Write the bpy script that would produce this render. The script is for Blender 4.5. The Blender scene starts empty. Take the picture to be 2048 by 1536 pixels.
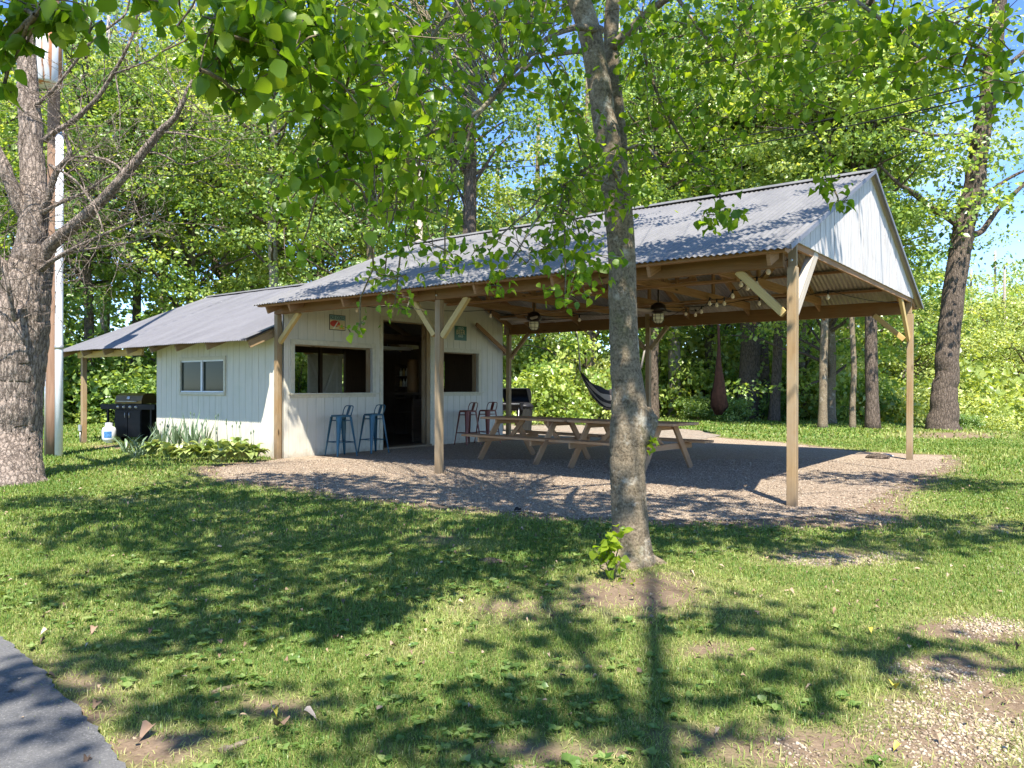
import bpy, math, random
import numpy as np
from mathutils import Vector, Matrix
PI = math.pi
rad = math.radians
S = bpy.context.scene
COL = S.collection
# ---------------------------------------------------------------- camera
FPX, PITCH, YAW = 1534.0, 0.0044, 0.6486
CAM = np.array([11.5105, -8.3848, 1.2761])
cd = bpy.data.cameras.new('camera'); cam = bpy.data.objects.new('camera', cd); COL.objects.link(cam)
cam.location = CAM; cam.rotation_euler = (PI/2+PITCH, 0, YAW)
cd.sensor_width = 36; cd.lens = FPX/2048*36; cd.clip_start = 0.05; cd.clip_end = 2000
S.camera = cam
# ---------------------------------------------------------------- sky and sun
SUN = np.array([0.85, -1.0, 2.1]); SUN = SUN/np.linalg.norm(SUN)
ELEV = math.asin(SUN[2]); AZ = math.atan2(SUN[0], SUN[1])
w = bpy.data.worlds.new('World'); S.world = w; w.use_nodes = True
nt = w.node_tree; nt.nodes.clear()
wo = nt.nodes.new('ShaderNodeOutputWorld'); bg = nt.nodes.new('ShaderNodeBackground')
sky = nt.nodes.new('ShaderNodeTexSky'); sky.sky_type = 'NISHITA'; sky.sun_disc = False
sky.altitude = 2500; sky.sun_elevation = ELEV; sky.sun_rotation = AZ; sky.air_density = 0.85; sky.dust_density = 0.0; sky.ozone_density = 2.5
tc = nt.nodes.new('ShaderNodeTexCoord'); mp = nt.nodes.new('ShaderNodeMapping'); mp.inputs['Scale'].default_value = (2.0, 2.0, 7.0)
nz = nt.nodes.new('ShaderNodeTexNoise'); nz.inputs['Scale'].default_value = 1.6; nz.inputs['Detail'].default_value = 7
cr = nt.nodes.new('ShaderNodeValToRGB'); cr.color_ramp.elements[0].position = 0.52; cr.color_ramp.elements[1].position = 0.85
cr.color_ramp.elements[0].color = (0, 0, 0, 1); cr.color_ramp.elements[1].color = (0.6, 0.6, 0.6, 1)
mx = nt.nodes.new('ShaderNodeMixRGB'); mx.inputs[2].default_value = (3.2, 3.6, 4.4, 1)
L = nt.links.new
L(tc.outputs['Generated'], mp.inputs[0]); L(mp.outputs[0], nz.inputs['Vector']); L(nz.outputs['Fac'], cr.inputs[0])
L(cr.outputs[0], mx.inputs[0]); hs = nt.nodes.new('ShaderNodeHueSaturation'); hs.inputs['Saturation'].default_value = 1.15; hs.inputs['Hue'].default_value = 0.507; L(sky.outputs[0], hs.inputs['Color']); L(hs.outputs[0], mx.inputs[1]); L(mx.outputs[0], bg.inputs['Color'])
bg.inputs['Strength'].default_value = 0.15; L(bg.outputs[0], wo.inputs[0])
sd = bpy.data.lights.new('sun', 'SUN'); so = bpy.data.objects.new('sun', sd); COL.objects.link(so)
sd.energy = 4.7; sd.angle = rad(0.5); sd.color = (1.0, 0.935, 0.83)
so.location = (0, 0, 30); so.rotation_euler = Vector(-SUN).to_track_quat('-Z', 'Y').to_euler()
S.view_settings.view_transform = 'Standard'; S.view_settings.look = 'None'
S.view_settings.exposure = 1.55; S.view_settings.gamma = 1.0
S.cycles.max_bounces = 7; S.cycles.diffuse_bounces = 4; S.cycles.glossy_bounces = 3
S.cycles.transmission_bounces = 4; S.cycles.transparent_max_bounces = 4; S.cycles.sample_clamp_indirect = 6
S.cycles.use_denoising = True

# ---------------------------------------------------------------- helpers
Fv = np.array([-math.sin(YAW)*math.cos(PITCH), math.cos(YAW)*math.cos(PITCH), math.sin(PITCH)])
Rv = np.array([math.cos(YAW), math.sin(YAW), 0]); Uv = np.cross(Rv, Fv)
def at(x, y, d):                     # a point of the place from where it shows in the photo and how far off it is
    return CAM + d*(Fv + Rv*(x-1024)/FPX + Uv*(768-y)/FPX)
def gnd(x, y, z=0.0):
    r = Fv + Rv*(x-1024)/FPX + Uv*(768-y)/FPX
    return CAM + r*(z-CAM[2])/r[2]
def toPx(P):
    P = np.atleast_2d(P)-CAM; z = P@Fv; z = np.where(z < 0.05, 0.05, z)
    return 1024+FPX*(P@Rv)/z, 768-FPX*(P@Uv)/z, P@Fv
ORG = {}
def tag(o, label=None, cat=None, group=None, kind=None):
    if label: o['label'] = label
    if cat: o['category'] = cat
    if group: o['group'] = group
    if kind: o['kind'] = kind
    return o
def thing(name, label, cat, loc=(0, 0, 0), rz=0.0, group=None, local=False):
    o = bpy.data.objects.new(name, None); COL.objects.link(o); o.empty_display_size = 0.2
    o.location = loc; o.rotation_euler = (0, 0, rz)
    ORG[o] = np.zeros(3) if local else np.array(loc, float)
    return tag(o, label, cat, group)
def norm(v):
    v = np.asarray(v, float); n = np.linalg.norm(v); return v/n if n > 1e-9 else np.array([0, 0, 1.0])
class MB:
    def __init__(s, seed=0): s.v = []; s.f = []; s.uv = []; s.sm = []; s.n = 0; s.r = random.Random(seed)
    def add(s, vs, fs, uvs=None, smooth=False):
        b = s.n; s.v.append(np.asarray(vs, float)); s.n += len(vs)
        for i, f in enumerate(fs):
            s.f.append([b+k for k in f]); s.uv.append(uvs[i] if uvs else [(0, 0)]*len(f)); s.sm.append(smooth)
        return s
    def beam(s, p0, p1, w, h, up=(0, 0, 1), off=(0, 0)):
        p0 = np.array(p0, float); p1 = np.array(p1, float); d = p1-p0; Ln = np.linalg.norm(d); d = d/Ln
        up = np.array(up, float)
        if abs(d@up) > 0.98: up = np.array([0, 1.0, 0])
        a = norm(np.cross(d, up)); u = np.cross(a, d)
        vs = []; 
        for e in (p0, p1):
            for i, j in ((-1, -1), (1, -1), (1, 1), (-1, 1)): vs.append(e + a*(i*w/2+off[0]) + u*(j*h/2+off[1]))
        ou, ov = s.r.random()*20, s.r.random()*20
        fs = [(0, 3, 2, 1), (4, 5, 6, 7), (0, 1, 5, 4), (1, 2, 6, 5), (2, 3, 7, 6), (3, 0, 4, 7)]
        def q(x, y): return (x+ou, y+ov)
        uvs = [[q(0, 0), q(0, h), q(.01, h), q(.01, 0)], [q(0, 0), q(.01, 0), q(.01, h), q(0, h)],
               [q(0, 0), q(0, w), q(Ln, w), q(Ln, 0)], [q(0, 1), q(0, 1+h), q(Ln, 1+h), q(Ln, 1)],
               [q(0, 2), q(0, 2+w), q(Ln, 2+w), q(Ln, 2)], [q(0, 3), q(0, 3+h), q(Ln, 3+h), q(Ln, 3)]]
        return s.add(vs, fs, uvs)
    def box(s, lo, hi, ax=None):
        lo = np.array(lo, float); hi = np.array(hi, float); sz = hi-lo; c = (lo+hi)/2
        k = int(np.argmax(sz)) if ax is None else ax
        d = np.zeros(3); d[k] = sz[k]/2
        if k == 2: return s.beam(c-d, c+d, sz[0], sz[1], up=(0, 1, 0))
        if k == 0: return s.beam(c-d, c+d, sz[1], sz[2])
        return s.beam(c-d, c+d, sz[0], sz[2])
    def tube(s, pts, rs, n=8, caps=True, jit=0.0, smooth=True, vs0=0.0):
        pts = [np.array(p, float) for p in pts]
        if not hasattr(rs, '__len__'): rs = [rs]*len(pts)
        vs = []; fs = []; uvs = []; t0 = norm(pts[1]-pts[0]); a = norm(np.cross(t0, (0.31, 0.9, 0.2))); acc = vs0
        lens = []
        for i, p in enumerate(pts):
            t = norm(pts[min(i+1, len(pts)-1)]-pts[max(i-1, 0)]); a = norm(a-t*(a@t)); b = np.cross(t, a)
            if i: acc += np.linalg.norm(p-pts[i-1])
            lens.append(acc)
            for k in range(n):
                g = 2*PI*k/n; r = rs[i]*(1+jit*(s.r.random()-.5))
                vs.append(p+a*(math.cos(g)*r)+b*(math.sin(g)*r))
        for i in range(len(pts)-1):
            for k in range(n):
                k2 = (k+1) % n; fs.append((i*n+k, i*n+k2, (i+1)*n+k2, (i+1)*n+k))
                c = 2*PI*rs[0]
                uvs.append([(lens[i], k/n*c), (lens[i], (k+1)/n*c), (lens[i+1], (k+1)/n*c), (lens[i+1], k/n*c)])
        if caps:
            fs.append(tuple(range(n))[::-1]); uvs.append([(0, 0)]*n)
            fs.append(tuple((len(pts)-1)*n+k for k in range(n))); uvs.append([(0, 0)]*n)
        return s.add(vs, fs, uvs, smooth)
    def lathe(s, prof, c=(0, 0, 0), n=20, ax=(0, 0, 1), smooth=True):
        c = np.array(c, float); ax = norm(ax); a = norm(np.cross(ax, (0.1, 1, 0.13) if abs(ax[1]) < .9 else (1, 0, 0))); b = np.cross(ax, a)
        vs = []; fs = []
        for r, z in prof:
            for k in range(n):
                g = 2*PI*k/n; vs.append(c+ax*z+a*math.cos(g)*r+b*math.sin(g)*r)
        for i in range(len(prof)-1):
            for k in range(n):
                k2 = (k+1) % n; fs.append((i*n+k, i*n+k2, (i+1)*n+k2, (i+1)*n+k))
        if prof[0][0] > 1e-4: fs.append(tuple(range(n))[::-1])
        if prof[-1][0] > 1e-4: fs.append(tuple((len(prof)-1)*n+k for k in range(n)))
        return s.add(vs, fs, None, smooth)
    def prism(s, poly, d, thick):    # poly: list of 3D points, extruded by vector d*thick
        n = len(poly); P = [np.array(p, float) for p in poly]; e = norm(d)*thick
        vs = P+[p+e for p in P]; fs = [tuple(range(n)), tuple(range(n, 2*n))[::-1]]
        for i in range(n): j = (i+1) % n; fs.append((i, i+n, j+n, j))
        return s.add(vs, fs)
    def sheet(s, grid, smooth=True):  # grid[i][j] of points
        g = np.array(grid, float); a, b = g.shape[:2]
        fs = [(i*b+j, (i+1)*b+j, (i+1)*b+j+1, i*b+j+1) for i in range(a-1) for j in range(b-1)]
        return s.add(g.reshape(-1, 3), fs, None, smooth)
    def build(s, name, mat, parent=None, bevel=0):
        me = bpy.data.meshes.new(name); V = np.concatenate(s.v) if s.v else np.zeros((0, 3))
        root = parent
        while root is not None and root.parent is not None: root = root.parent
        if root is not None: V = V-ORG.get(root, np.zeros(3))
        me.from_pydata(V.tolist(), [], s.f)
        uvl = me.uv_layers.new(name='UVMap'); flat = [c for f in s.uv for p in f for c in p]
        uvl.data.foreach_set('uv', flat); me.polygons.foreach_set('use_smooth', s.sm)
        if mat: me.materials.append(mat)
        me.update()
        o = bpy.data.objects.new(name, me); COL.objects.link(o)
        if parent is not None: o.parent = parent
        if bevel:
            m = o.modifiers.new('bevel', 'BEVEL'); m.width = bevel; m.segments = 2; m.limit_method = 'ANGLE'; m.angle_limit = rad(40)
        return o
def fastmesh(name, V, nper, nf_idx, mat, parent=None, rnd=None, smooth=False):
    """V: (N*nper,3); nf_idx: faces of one element (list of tuples); rnd: per element value"""
    V = np.asarray(V, np.float32).reshape(-1, 3); N = len(V)//nper
    root = parent
    while root is not None and root.parent is not None: root = root.parent
    if root is not None: V = V-ORG.get(root, np.zeros(3)).astype(np.float32)
    sizes = [len(f) for f in nf_idx]; fl = np.array([i for f in nf_idx for i in f], np.int32)
    loops = (np.arange(N, dtype=np.int32)[:, None]*nper+fl[None, :]).ravel()
    nl = len(fl); starts = np.cumsum([0]+sizes[:-1]).astype(np.int32)
    ls = (np.arange(N, dtype=np.int32)[:, None]*nl+starts[None, :]).ravel()
    me = bpy.data.meshes.new(name); me.vertices.add(len(V)); me.vertices.foreach_set('co', V.ravel())
    me.loops.add(len(loops)); me.loops.foreach_set('vertex_index', loops)
    me.polygons.add(len(ls)); me.polygons.foreach_set('loop_start', ls)
    try: me.polygons.foreach_set('loop_total', np.tile(np.array(sizes, np.int32), N))
    except Exception: pass
    if smooth: me.polygons.foreach_set('use_smooth', np.ones(len(ls), bool))
    if rnd is not None:
        at_ = me.attributes.new('rnd', 'FLOAT', 'FACE'); at_.data.foreach_set('value', np.repeat(np.asarray(rnd, np.float32), len(sizes)))
    me.update(calc_edges=True); me.materials.append(mat)
    o = bpy.data.objects.new(name, me); COL.objects.link(o)
    if parent is not None: o.parent = parent
    return o
def copy_tree(o, parent=None):
    c = o.copy(); COL.objects.link(c); c.parent = parent
    for ch in list(o.children): copy_tree(ch, c)
    return c

# ---------------------------------------------------------------- materials
def mat(name):
    m = bpy.data.materials.new(name); m.use_nodes = True; t = m.node_tree; b = t.nodes['Principled BSDF']; return m, t, b
def ramp(t, src, stops):
    r = t.nodes.new('ShaderNodeValToRGB'); e = r.color_ramp.elements
    while len(e) < len(stops): e.new(0.5)
    for i, (p, c) in enumerate(stops): e[i].position = p; e[i].color = (*c, 1)
    t.links.new(src, r.inputs[0]); return r.outputs[0]
def noise(t, vec, scale, detail=5, rough=0.6, dist=0.0):
    n = t.nodes.new('ShaderNodeTexNoise'); n.inputs['Scale'].default_value = scale; n.inputs['Detail'].default_value = detail
    n.inputs['Roughness'].default_value = rough; n.inputs['Distortion'].default_value = dist
    if vec is not None: t.links.new(vec, n.inputs['Vector'])
    return n.outputs['Fac']
def coords(t, kind='Object', scale=(1, 1, 1)):
    c = t.nodes.new('ShaderNodeTexCoord'); m = t.nodes.new('ShaderNodeMapping'); m.inputs['Scale'].default_value = scale
    t.links.new(c.outputs[kind], m.inputs[0]); return m.outputs[0]
def mixc(t, fac, a, b, mode='MIX'):
    m = t.nodes.new('ShaderNodeMixRGB'); m.blend_type = mode
    for i, s in ((0, fac), (1, a), (2, b)):
        if isinstance(s, (int, float)): m.inputs[i].default_value = s if i == 0 else (s, s, s, 1)
        elif isinstance(s, tuple): m.inputs[i].default_value = (*s, 1)
        else: t.links.new(s, m.inputs[i])
    return m.outputs[0]
def bump(t, b, h, strength=0.5, dist=0.01):
    n = t.nodes.new('ShaderNodeBump'); n.inputs['Strength'].default_value = strength; n.inputs['Distance'].default_value = dist
    t.links.new(h, n.inputs['Height']); t.links.new(n.outputs[0], b.inputs['Normal'])
def plain(name, col, rough=0.6, metal=0.0, var=0.15, scale=8.0, emit=None):
    m, t, b = mat(name); n = noise(t, coords(t), scale)
    c0 = tuple(x*(1-var) for x in col); c1 = tuple(min(1, x*(1+var)) for x in col)
    t.links.new(ramp(t, n, [(0.3, c0), (0.7, c1)]), b.inputs['Base Color'])
    b.inputs['Roughness'].default_value = rough; b.inputs['Metallic'].default_value = metal
    if max(col) < .05 and metal < .1: b.inputs['Specular IOR Level'].default_value = .12
    if emit: b.inputs['Emission Color'].default_value = (*emit[0], 1); b.inputs['Emission Strength'].default_value = emit[1]
    return m
def stain(t, b, c):       # earth splashed on the foot of standing timber
    gp = t.nodes.new('ShaderNodeNewGeometry'); sx_ = t.nodes.new('ShaderNodeSeparateXYZ'); t.links.new(gp.outputs['Position'], sx_.inputs[0])
    t.links.new(mixc(t, ramp(t, sx_.outputs[2], [(0.04, (.6, .6, .6)), (0.30, (0, 0, 0))]), c, (.13, .10, .07)), b.inputs['Base Color'])
def wood(name, dark, light, rough=0.75, knots=True, grey=None, bs=0.35):
    m, t, b = mat(name)
    v = coords(t, 'UV', (1.2, 26, 1)); v2 = coords(t, 'UV', (1.0, 4, 1))
    n1 = noise(t, v, 1.6, 8, 0.65, 0.6); n2 = noise(t, v2, 1.5, 3, 0.5)
    c = ramp(t, n1, [(0.25, dark), (0.75, light)])
    c = mixc(t, n2, c, tuple((a+d)*0.42 for a, d in zip(dark, light)), 'MIX')
    c = mixc(t, 0.35, c, ramp(t, n1, [(0.3, dark), (0.7, light)]))
    if grey:
        g = noise(t, coords(t, 'Object', (1, 1, 0.7)), 2.2, 4); c = mixc(t, ramp(t, g, [(0.42, (0, 0, 0)), (0.62, (1, 1, 1))]), c, grey)
    if knots:
        vo = t.nodes.new('ShaderNodeTexVoronoi'); vo.inputs['Scale'].default_value = 1.0
        t.links.new(coords(t, 'UV', (1.6, 7, 1)), vo.inputs['Vector'])
        k = ramp(t, vo.outputs['Distance'], [(0.06, (1, 1, 1)), (0.13, (0, 0, 0))])
        c = mixc(t, k, c, tuple(x*0.4 for x in dark))
    t.links.new(c, b.inputs['Base Color']); b.inputs['Roughness'].default_value = rough
    b.inputs['Specular IOR Level'].default_value = 0.25
    stain(t, b, c); bump(t, b, n1, bs, 0.004); return m
M = {}
M['post'] = wood('weathered_post_wood', (0.17, 0.105, 0.048), (0.40, 0.27, 0.135), grey=(0.30, 0.225, 0.135), bs=.6)
M['beam'] = wood('beam_wood', (0.13, 0.062, 0.022), (0.30, 0.155, 0.06), grey=(0.20, 0.115, 0.05), bs=.6)
M['dark_wood'] = wood('roof_timber', (0.19, 0.10, 0.045), (0.42, 0.24, 0.12))
M['brace'] = wood('new_brace_wood', (0.40, 0.27, 0.09), (0.62, 0.46, 0.20))
M['brace_grey'] = wood('weathered_brace_wood', (0.30, 0.25, 0.19), (0.60, 0.53, 0.44))
M['table'] = wood('table_wood', (0.33, 0.16, 0.065), (0.60, 0.33, 0.155), grey=(0.46, 0.28, 0.15))
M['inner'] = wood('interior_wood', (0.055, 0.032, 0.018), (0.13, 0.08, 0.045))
def siding_mat():
    m, t, b = mat('cream_painted_siding')
    v = coords(t, 'UV', (0.8, 30, 1)); n1 = noise(t, v, 1.5, 7, 0.7, 0.3); n2 = noise(t, coords(t), 2.5, 4)
    c = ramp(t, n1, [(0.2, (0.50, 0.47, 0.385)), (0.65, (0.64, 0.60, 0.50))])
    c = mixc(t, ramp(t, n2, [(0.5, (0, 0, 0)), (0.8, (0.35, 0.35, 0.35))]), c, (0.45, 0.46, 0.34))
    geo = t.nodes.new('ShaderNodeNewGeometry'); sp = t.nodes.new('ShaderNodeSeparateXYZ'); t.links.new(geo.outputs['Position'], sp.inputs[0])
    ad = t.nodes.new('ShaderNodeMath'); ad.operation = 'ADD'; t.links.new(sp.outputs[2], ad.inputs[0]); 
    mu = t.nodes.new('ShaderNodeMath'); mu.operation = 'MULTIPLY'; mu.inputs[1].default_value = 0.35; t.links.new(noise(t, coords(t), 9, 5), mu.inputs[0]); t.links.new(mu.outputs[0], ad.inputs[1])
    c = mixc(t, ramp(t, ad.outputs[0], [(0.14, (0.75, 0.75, 0.75)), (0.32, (0, 0, 0))]), c, (0.30, 0.25, 0.17))
    t.links.new(c, b.inputs['Base Color']); b.inputs['Roughness'].default_value = 0.7; bump(t, b, n1, 0.3, 0.003); return m
M['siding'] = siding_mat()
M['trim'] = plain('cream_trim_paint', (0.52, 0.48, 0.36), 0.6, var=0.12, scale=14)
def gable_mat():
    m, t, b = mat('weathered_white_boards')
    n1 = noise(t, coords(t, 'UV', (1.0, 40, 1)), 1.5, 8, 0.75, 0.4); n2 = noise(t, coords(t), 5, 6)
    c = ramp(t, n1, [(0.38, (0.24, 0.225, 0.21)), (0.54, (0.56, 0.535, 0.52))])
    c = mixc(t, ramp(t, n2, [(0.58, (0, 0, 0)), (0.78, (0.4, 0.4, 0.4))]), c, (0.24, 0.22, 0.20))
    t.links.new(c, b.inputs['Base Color']); b.inputs['Roughness'].default_value = 0.8; bump(t, b, n1, 0.4, 0.003); return m
M['gable'] = gable_mat()
def roof_mat(name, a, bcol, spots=True, rough=0.5, metal=0.1):
    m, t, b = mat(name)
    n1 = noise(t, coords(t, 'Object', (1, 0.25, 0.25)), 3.0, 6); n2 = noise(t, coords(t), 22, 5)
    c = ramp(t, n1, [(0.3, a), (0.7, bcol)])
    c = mixc(t, 0.25, c, ramp(t, n2, [(0.35, tuple(x*0.7 for x in a)), (0.65, bcol)]))
    if spots:
        n3 = noise(t, coords(t, 'Object', (1.4, 0.9, 0.9)), 3.1, 9, 0.75); c = mixc(t, ramp(t, n3, [(0.69, (0, 0, 0)), (0.715, (1, 1, 1))]), c, (0.6, 0.6, 0.62))
    t.links.new(c, b.inputs['Base Color']); b.inputs['Roughness'].default_value = rough; b.inputs['Metallic'].default_value = metal
    return m
M['roof'] = roof_mat('grey_corrugated_metal', (0.12, 0.118, 0.12), (0.20, 0.196, 0.195), False)
M['roof2'] = roof_mat('dark_corrugated_metal', (0.115, 0.113, 0.122), (0.17, 0.168, 0.18))
M['under'] = roof_mat('brightened_galvanised_underside', (0.24, 0.20, 0.16), (0.40, 0.35, 0.29), False, 0.5, 0.2)  # galvanised brown-grey, lightened in the colour to stand in for bounced light
M['black'] = plain('black_enamel', (0.018, 0.018, 0.02), 0.35, var=0.3)
M['blackmatte'] = plain('black_plastic', (0.03, 0.03, 0.032), 0.6)
M['bronze'] = plain('oil_bronze', (0.035, 0.022, 0.016), 0.4, 0.5)
M['fanblade'] = plain('fan_blade_wood', (0.33, 0.25, 0.16), 0.45)
M['steel'] = plain('galvanised_steel', (0.50, 0.50, 0.50), 0.4, 0.7)
M['whitepvc'] = plain('white_paint_metal', (0.66, 0.68, 0.70), 0.45, var=0.08, scale=5)
M['blue'] = plain('blue_green_paint', (0.010, 0.075, 0.115), 0.4, 0.1, 0.2)
M['rust'] = plain('rust_red_paint', (0.15, 0.03, 0.014), 0.45, 0.1, 0.3)
M['pole'] = wood('utility_pole_wood', (0.16, 0.09, 0.055), (0.34, 0.22, 0.15))
M['polepale'] = wood('pale_pole_wood', (0.30, 0.24, 0.19), (0.52, 0.45, 0.38))
M['orange'] = plain('rusty_orange_metal', (0.42, 0.17, 0.07), 0.6, 0.0, 0.25, 3)
M['yellow'] = plain('yellow_plastic', (0.62, 0.40, 0.02), 0.5)
M['red'] = plain('red_paint', (0.45, 0.03, 0.02), 0.5)
M['wire'] = plain('black_cable', (0.02, 0.02, 0.02), 0.6)
def glass(name, tint, rough=0.05):
    m, t, b = mat(name); b.inputs['Base Color'].default_value = (*tint, 1); b.inputs['Roughness'].default_value = rough
    b.inputs['Specular IOR Level'].default_value = 0.10; b.inputs['Metallic'].default_value = 0.0; return m
M['pane'] = glass('dark_window_pane', (0.035, 0.045, 0.035))
M['bulb'] = plain('frosted_bulb_glass', (0.55, 0.48, 0.34), 0.15, var=0.03, emit=((1.0, 0.8, 0.5), 0.02))
M['lampglass'] = plain('ribbed_lamp_glass', (0.40, 0.38, 0.24), 0.15, var=0.05, emit=((1, 0.9, 0.55), 0.02))
M['tube'] = plain('white_light_fixture', (0.75, 0.75, 0.70), 0.4, var=0.03)
def bark(name, dark, light, kind, lichen=None):
    m, t, b = mat(name)
    if kind == 'furrow':
        v = t.nodes.new('ShaderNodeTexVoronoi'); v.feature = 'DISTANCE_TO_EDGE'; v.inputs['Scale'].default_value = 1.0
        nn = t.nodes.new('ShaderNodeTexNoise'); nn.inputs['Scale'].default_value = 5; cc = coords(t, 'Object', (19, 19, 4.5)); t.links.new(cc, nn.inputs['Vector'])
        ds = t.nodes.new('ShaderNodeMixRGB'); ds.blend_type = 'ADD'; ds.inputs[0].default_value = 0.9
        t.links.new(cc, ds.inputs[1]); t.links.new(nn.outputs['Color'], ds.inputs[2]); t.links.new(ds.outputs[0], v.inputs['Vector'])
        h = v.outputs['Distance']; n2 = noise(t, coords(t, 'Object', (1, 1, .5)), 40, 4)
        c = ramp(t, h, [(0.02, tuple(x*.6 for x in dark)), (0.16, light)]); c = mixc(t, 0.3, c, ramp(t, n2, [(0.3, dark), (0.7, light)]))
        mm = t.nodes.new('ShaderNodeMath'); mm.operation = 'ADD'; m2 = t.nodes.new('ShaderNodeMath'); m2.operation = 'MULTIPLY'; m2.inputs[1].default_value = 0.35
        t.links.new(n2, m2.inputs[0]); t.links.new(h, mm.inputs[0]); t.links.new(m2.outputs[0], mm.inputs[1])
        bump(t, b, mm.outputs[0], 1.0, 0.05)
    else:
        n1 = noise(t, coords(t, 'Object', (1, 1, 2.2)), 9, 8, 0.7); n2 = noise(t, coords(t, 'Object', (1, 1, .8)), 60, 6, 0.7)
        c = ramp(t, n1, [(0.36, dark), (0.60, light)]); c = mixc(t, 0.55, c, ramp(t, n2, [(0.42, dark), (0.58, light)]))
        bump(t, b, mixc(t, 0.5, n1, n2), 0.8, 0.018)
    if lichen:
        n3 = noise(t, coords(t), 5.5, 7, 0.75); c = mixc(t, ramp(t, n3, [(0.55, (0, 0, 0)), (0.66, (0.8, 0.8, 0.8))]), c, lichen)
        n4 = noise(t, coords(t), 3.0, 5, 0.7); c = mixc(t, ramp(t, n4, [(0.55, (0, 0, 0)), (0.72, (0.6, 0.6, 0.6))]), c, (0.09, 0.10, 0.035))
    t.links.new(c, b.inputs['Base Color']); b.inputs['Roughness'].default_value = 0.9; b.inputs['Specular IOR Level'].default_value = 0.2; return m
M['bark_mid'] = bark('mottled_grey_bark', (0.06, 0.045, 0.028), (0.25, 0.20, 0.135), 'smooth', (0.40, 0.37, 0.30))
M['bark_left'] = bark('furrowed_bark', (0.075, 0.055, 0.042), (0.40, 0.325, 0.27), 'furrow')
M['bark_bg'] = bark('grey_brown_bark', (0.05, 0.037, 0.027), (0.20, 0.155, 0.12), 'furrow')
M['bark_pale'] = bark('pale_grey_bark', (0.16, 0.13, 0.11), (0.40, 0.36, 0.32), 'smooth')
def leafmat(name, cols, trans=0.5, tgain=1.5, gloss=0.06):
    m = bpy.data.materials.new(name); m.use_nodes = True; t = m.node_tree; t.nodes.clear()
    o = t.nodes.new('ShaderNodeOutputMaterial'); a = t.nodes.new('ShaderNodeAttribute'); a.attribute_name = 'rnd'
    c = ramp(t, a.outputs['Fac'], [(i/(len(cols)-1), x) for i, x in enumerate(cols)])
    d = t.nodes.new('ShaderNodeBsdfDiffuse'); tr = t.nodes.new('ShaderNodeBsdfTranslucent'); g = t.nodes.new('ShaderNodeBsdfGlossy')
    g.inputs['Roughness'].default_value = 0.35
    t.links.new(c, d.inputs[0]); t.links.new(mixc(t, 1.0, c, (tgain*1.1, tgain*1.0, tgain*0.35), 'MULTIPLY'), tr.inputs[0])
    m1 = t.nodes.new('ShaderNodeMixShader'); m1.inputs[0].default_value = trans; m2 = t.nodes.new('ShaderNodeMixShader'); m2.inputs[0].default_value = gloss
    t.links.new(d.outputs[0], m1.inputs[1]); t.links.new(tr.outputs[0], m1.inputs[2]); t.links.new(m1.outputs[0], m2.inputs[1]); t.links.new(g.outputs[0], m2.inputs[2])
    t.links.new(m2.outputs[0], o.inputs[0]); return m
M['leaf_near'] = leafmat('near_leaf', [(0.06, 0.135, 0.014), (0.125, 0.22, 0.018), (0.25, 0.33, 0.035)], 0.6, 1.9, 0.015)
M['leaf_a'] = leafmat('sunlit_maple_leaf', [(0.10, 0.19, 0.045), (0.24, 0.35, 0.08), (0.44, 0.52, 0.16)], 0.47, 1.55, .04)
M['leaf_b'] = leafmat('deep_green_leaf', [(0.07, 0.15, 0.05), (0.165, 0.275, 0.08), (0.32, 0.43, 0.145)], 0.47, 1.55, .04)
M['leaf_c'] = leafmat('pale_green_leaf', [(0.17, 0.25, 0.07), (0.33, 0.41, 0.12), (0.52, 0.57, 0.24)], 0.46, 1.5, .04)
M['leaf_hosta'] = leafmat('hosta_leaf', [(0.14, 0.22, 0.05), (0.26, 0.34, 0.09), (0.42, 0.46, 0.18)], 0.25, 1.2, 0.08)
M['leaf_iris'] = leafmat('iris_blade', [(0.12, 0.19, 0.10), (0.22, 0.30, 0.18)], 0.2, 1.2, 0.08)
M['grass'] = leafmat('grass_blade', [(0.05, 0.125, 0.024), (0.115, 0.20, 0.042), (0.24, 0.305, 0.08), (0.50, 0.46, 0.23)], 0.35, 1.3, 0.012)
M['weed'] = leafmat('broad_weed_leaf', [(0.06, 0.13, 0.03), (0.13, 0.21, 0.05), (0.26, 0.32, 0.11)], 0.3, 1.2, 0.03)
# ground
def ground_mat():
    m, t, b = mat('lawn_soil')
    g = t.nodes.new('ShaderNodeNewGeometry'); P = g.outputs['Position']
    n1 = noise(t, P, 0.55, 6, 0.6); n2 = noise(t, P, 9, 8, 0.7); n3 = noise(t, P, 60, 5, 0.7)
    green = ramp(t, n2, [(0.3, (0.07, 0.10, 0.025)), (0.7, (0.20, 0.20, 0.075))])
    n5 = noise(t, P, 4.0, 7, 0.7); dirt = ramp(t, mixc(t, .5, n3, n5), [(0.3, (0.09, 0.062, 0.04)), (0.7, (0.27, 0.20, 0.14))])
    a = t.nodes.new('ShaderNodeAttribute'); a.attribute_name = 'dirt'
    ad = t.nodes.new('ShaderNodeMath'); ad.operation = 'ADD'; t.links.new(a.outputs['Fac'], ad.inputs[0])
    s = t.nodes.new('ShaderNodeMath'); s.operation = 'MULTIPLY_ADD'; s.inputs[1].default_value = 0.5; s.inputs[2].default_value = -0.25; t.links.new(n2, s.inputs[0]); t.links.new(s.outputs[0], ad.inputs[1])
    c = mixc(t, ramp(t, ad.outputs[0], [(0.35, (0, 0, 0)), (0.65, (1, 1, 1))]), green, dirt)
    t.links.new(c, b.inputs['Base Color']); b.inputs['Roughness'].default_value = 0.95; b.inputs['Specular IOR Level'].default_value = 0.1
    bump(t, b, n3, 0.6, 0.02); return m
M['ground'] = ground_mat()
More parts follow.
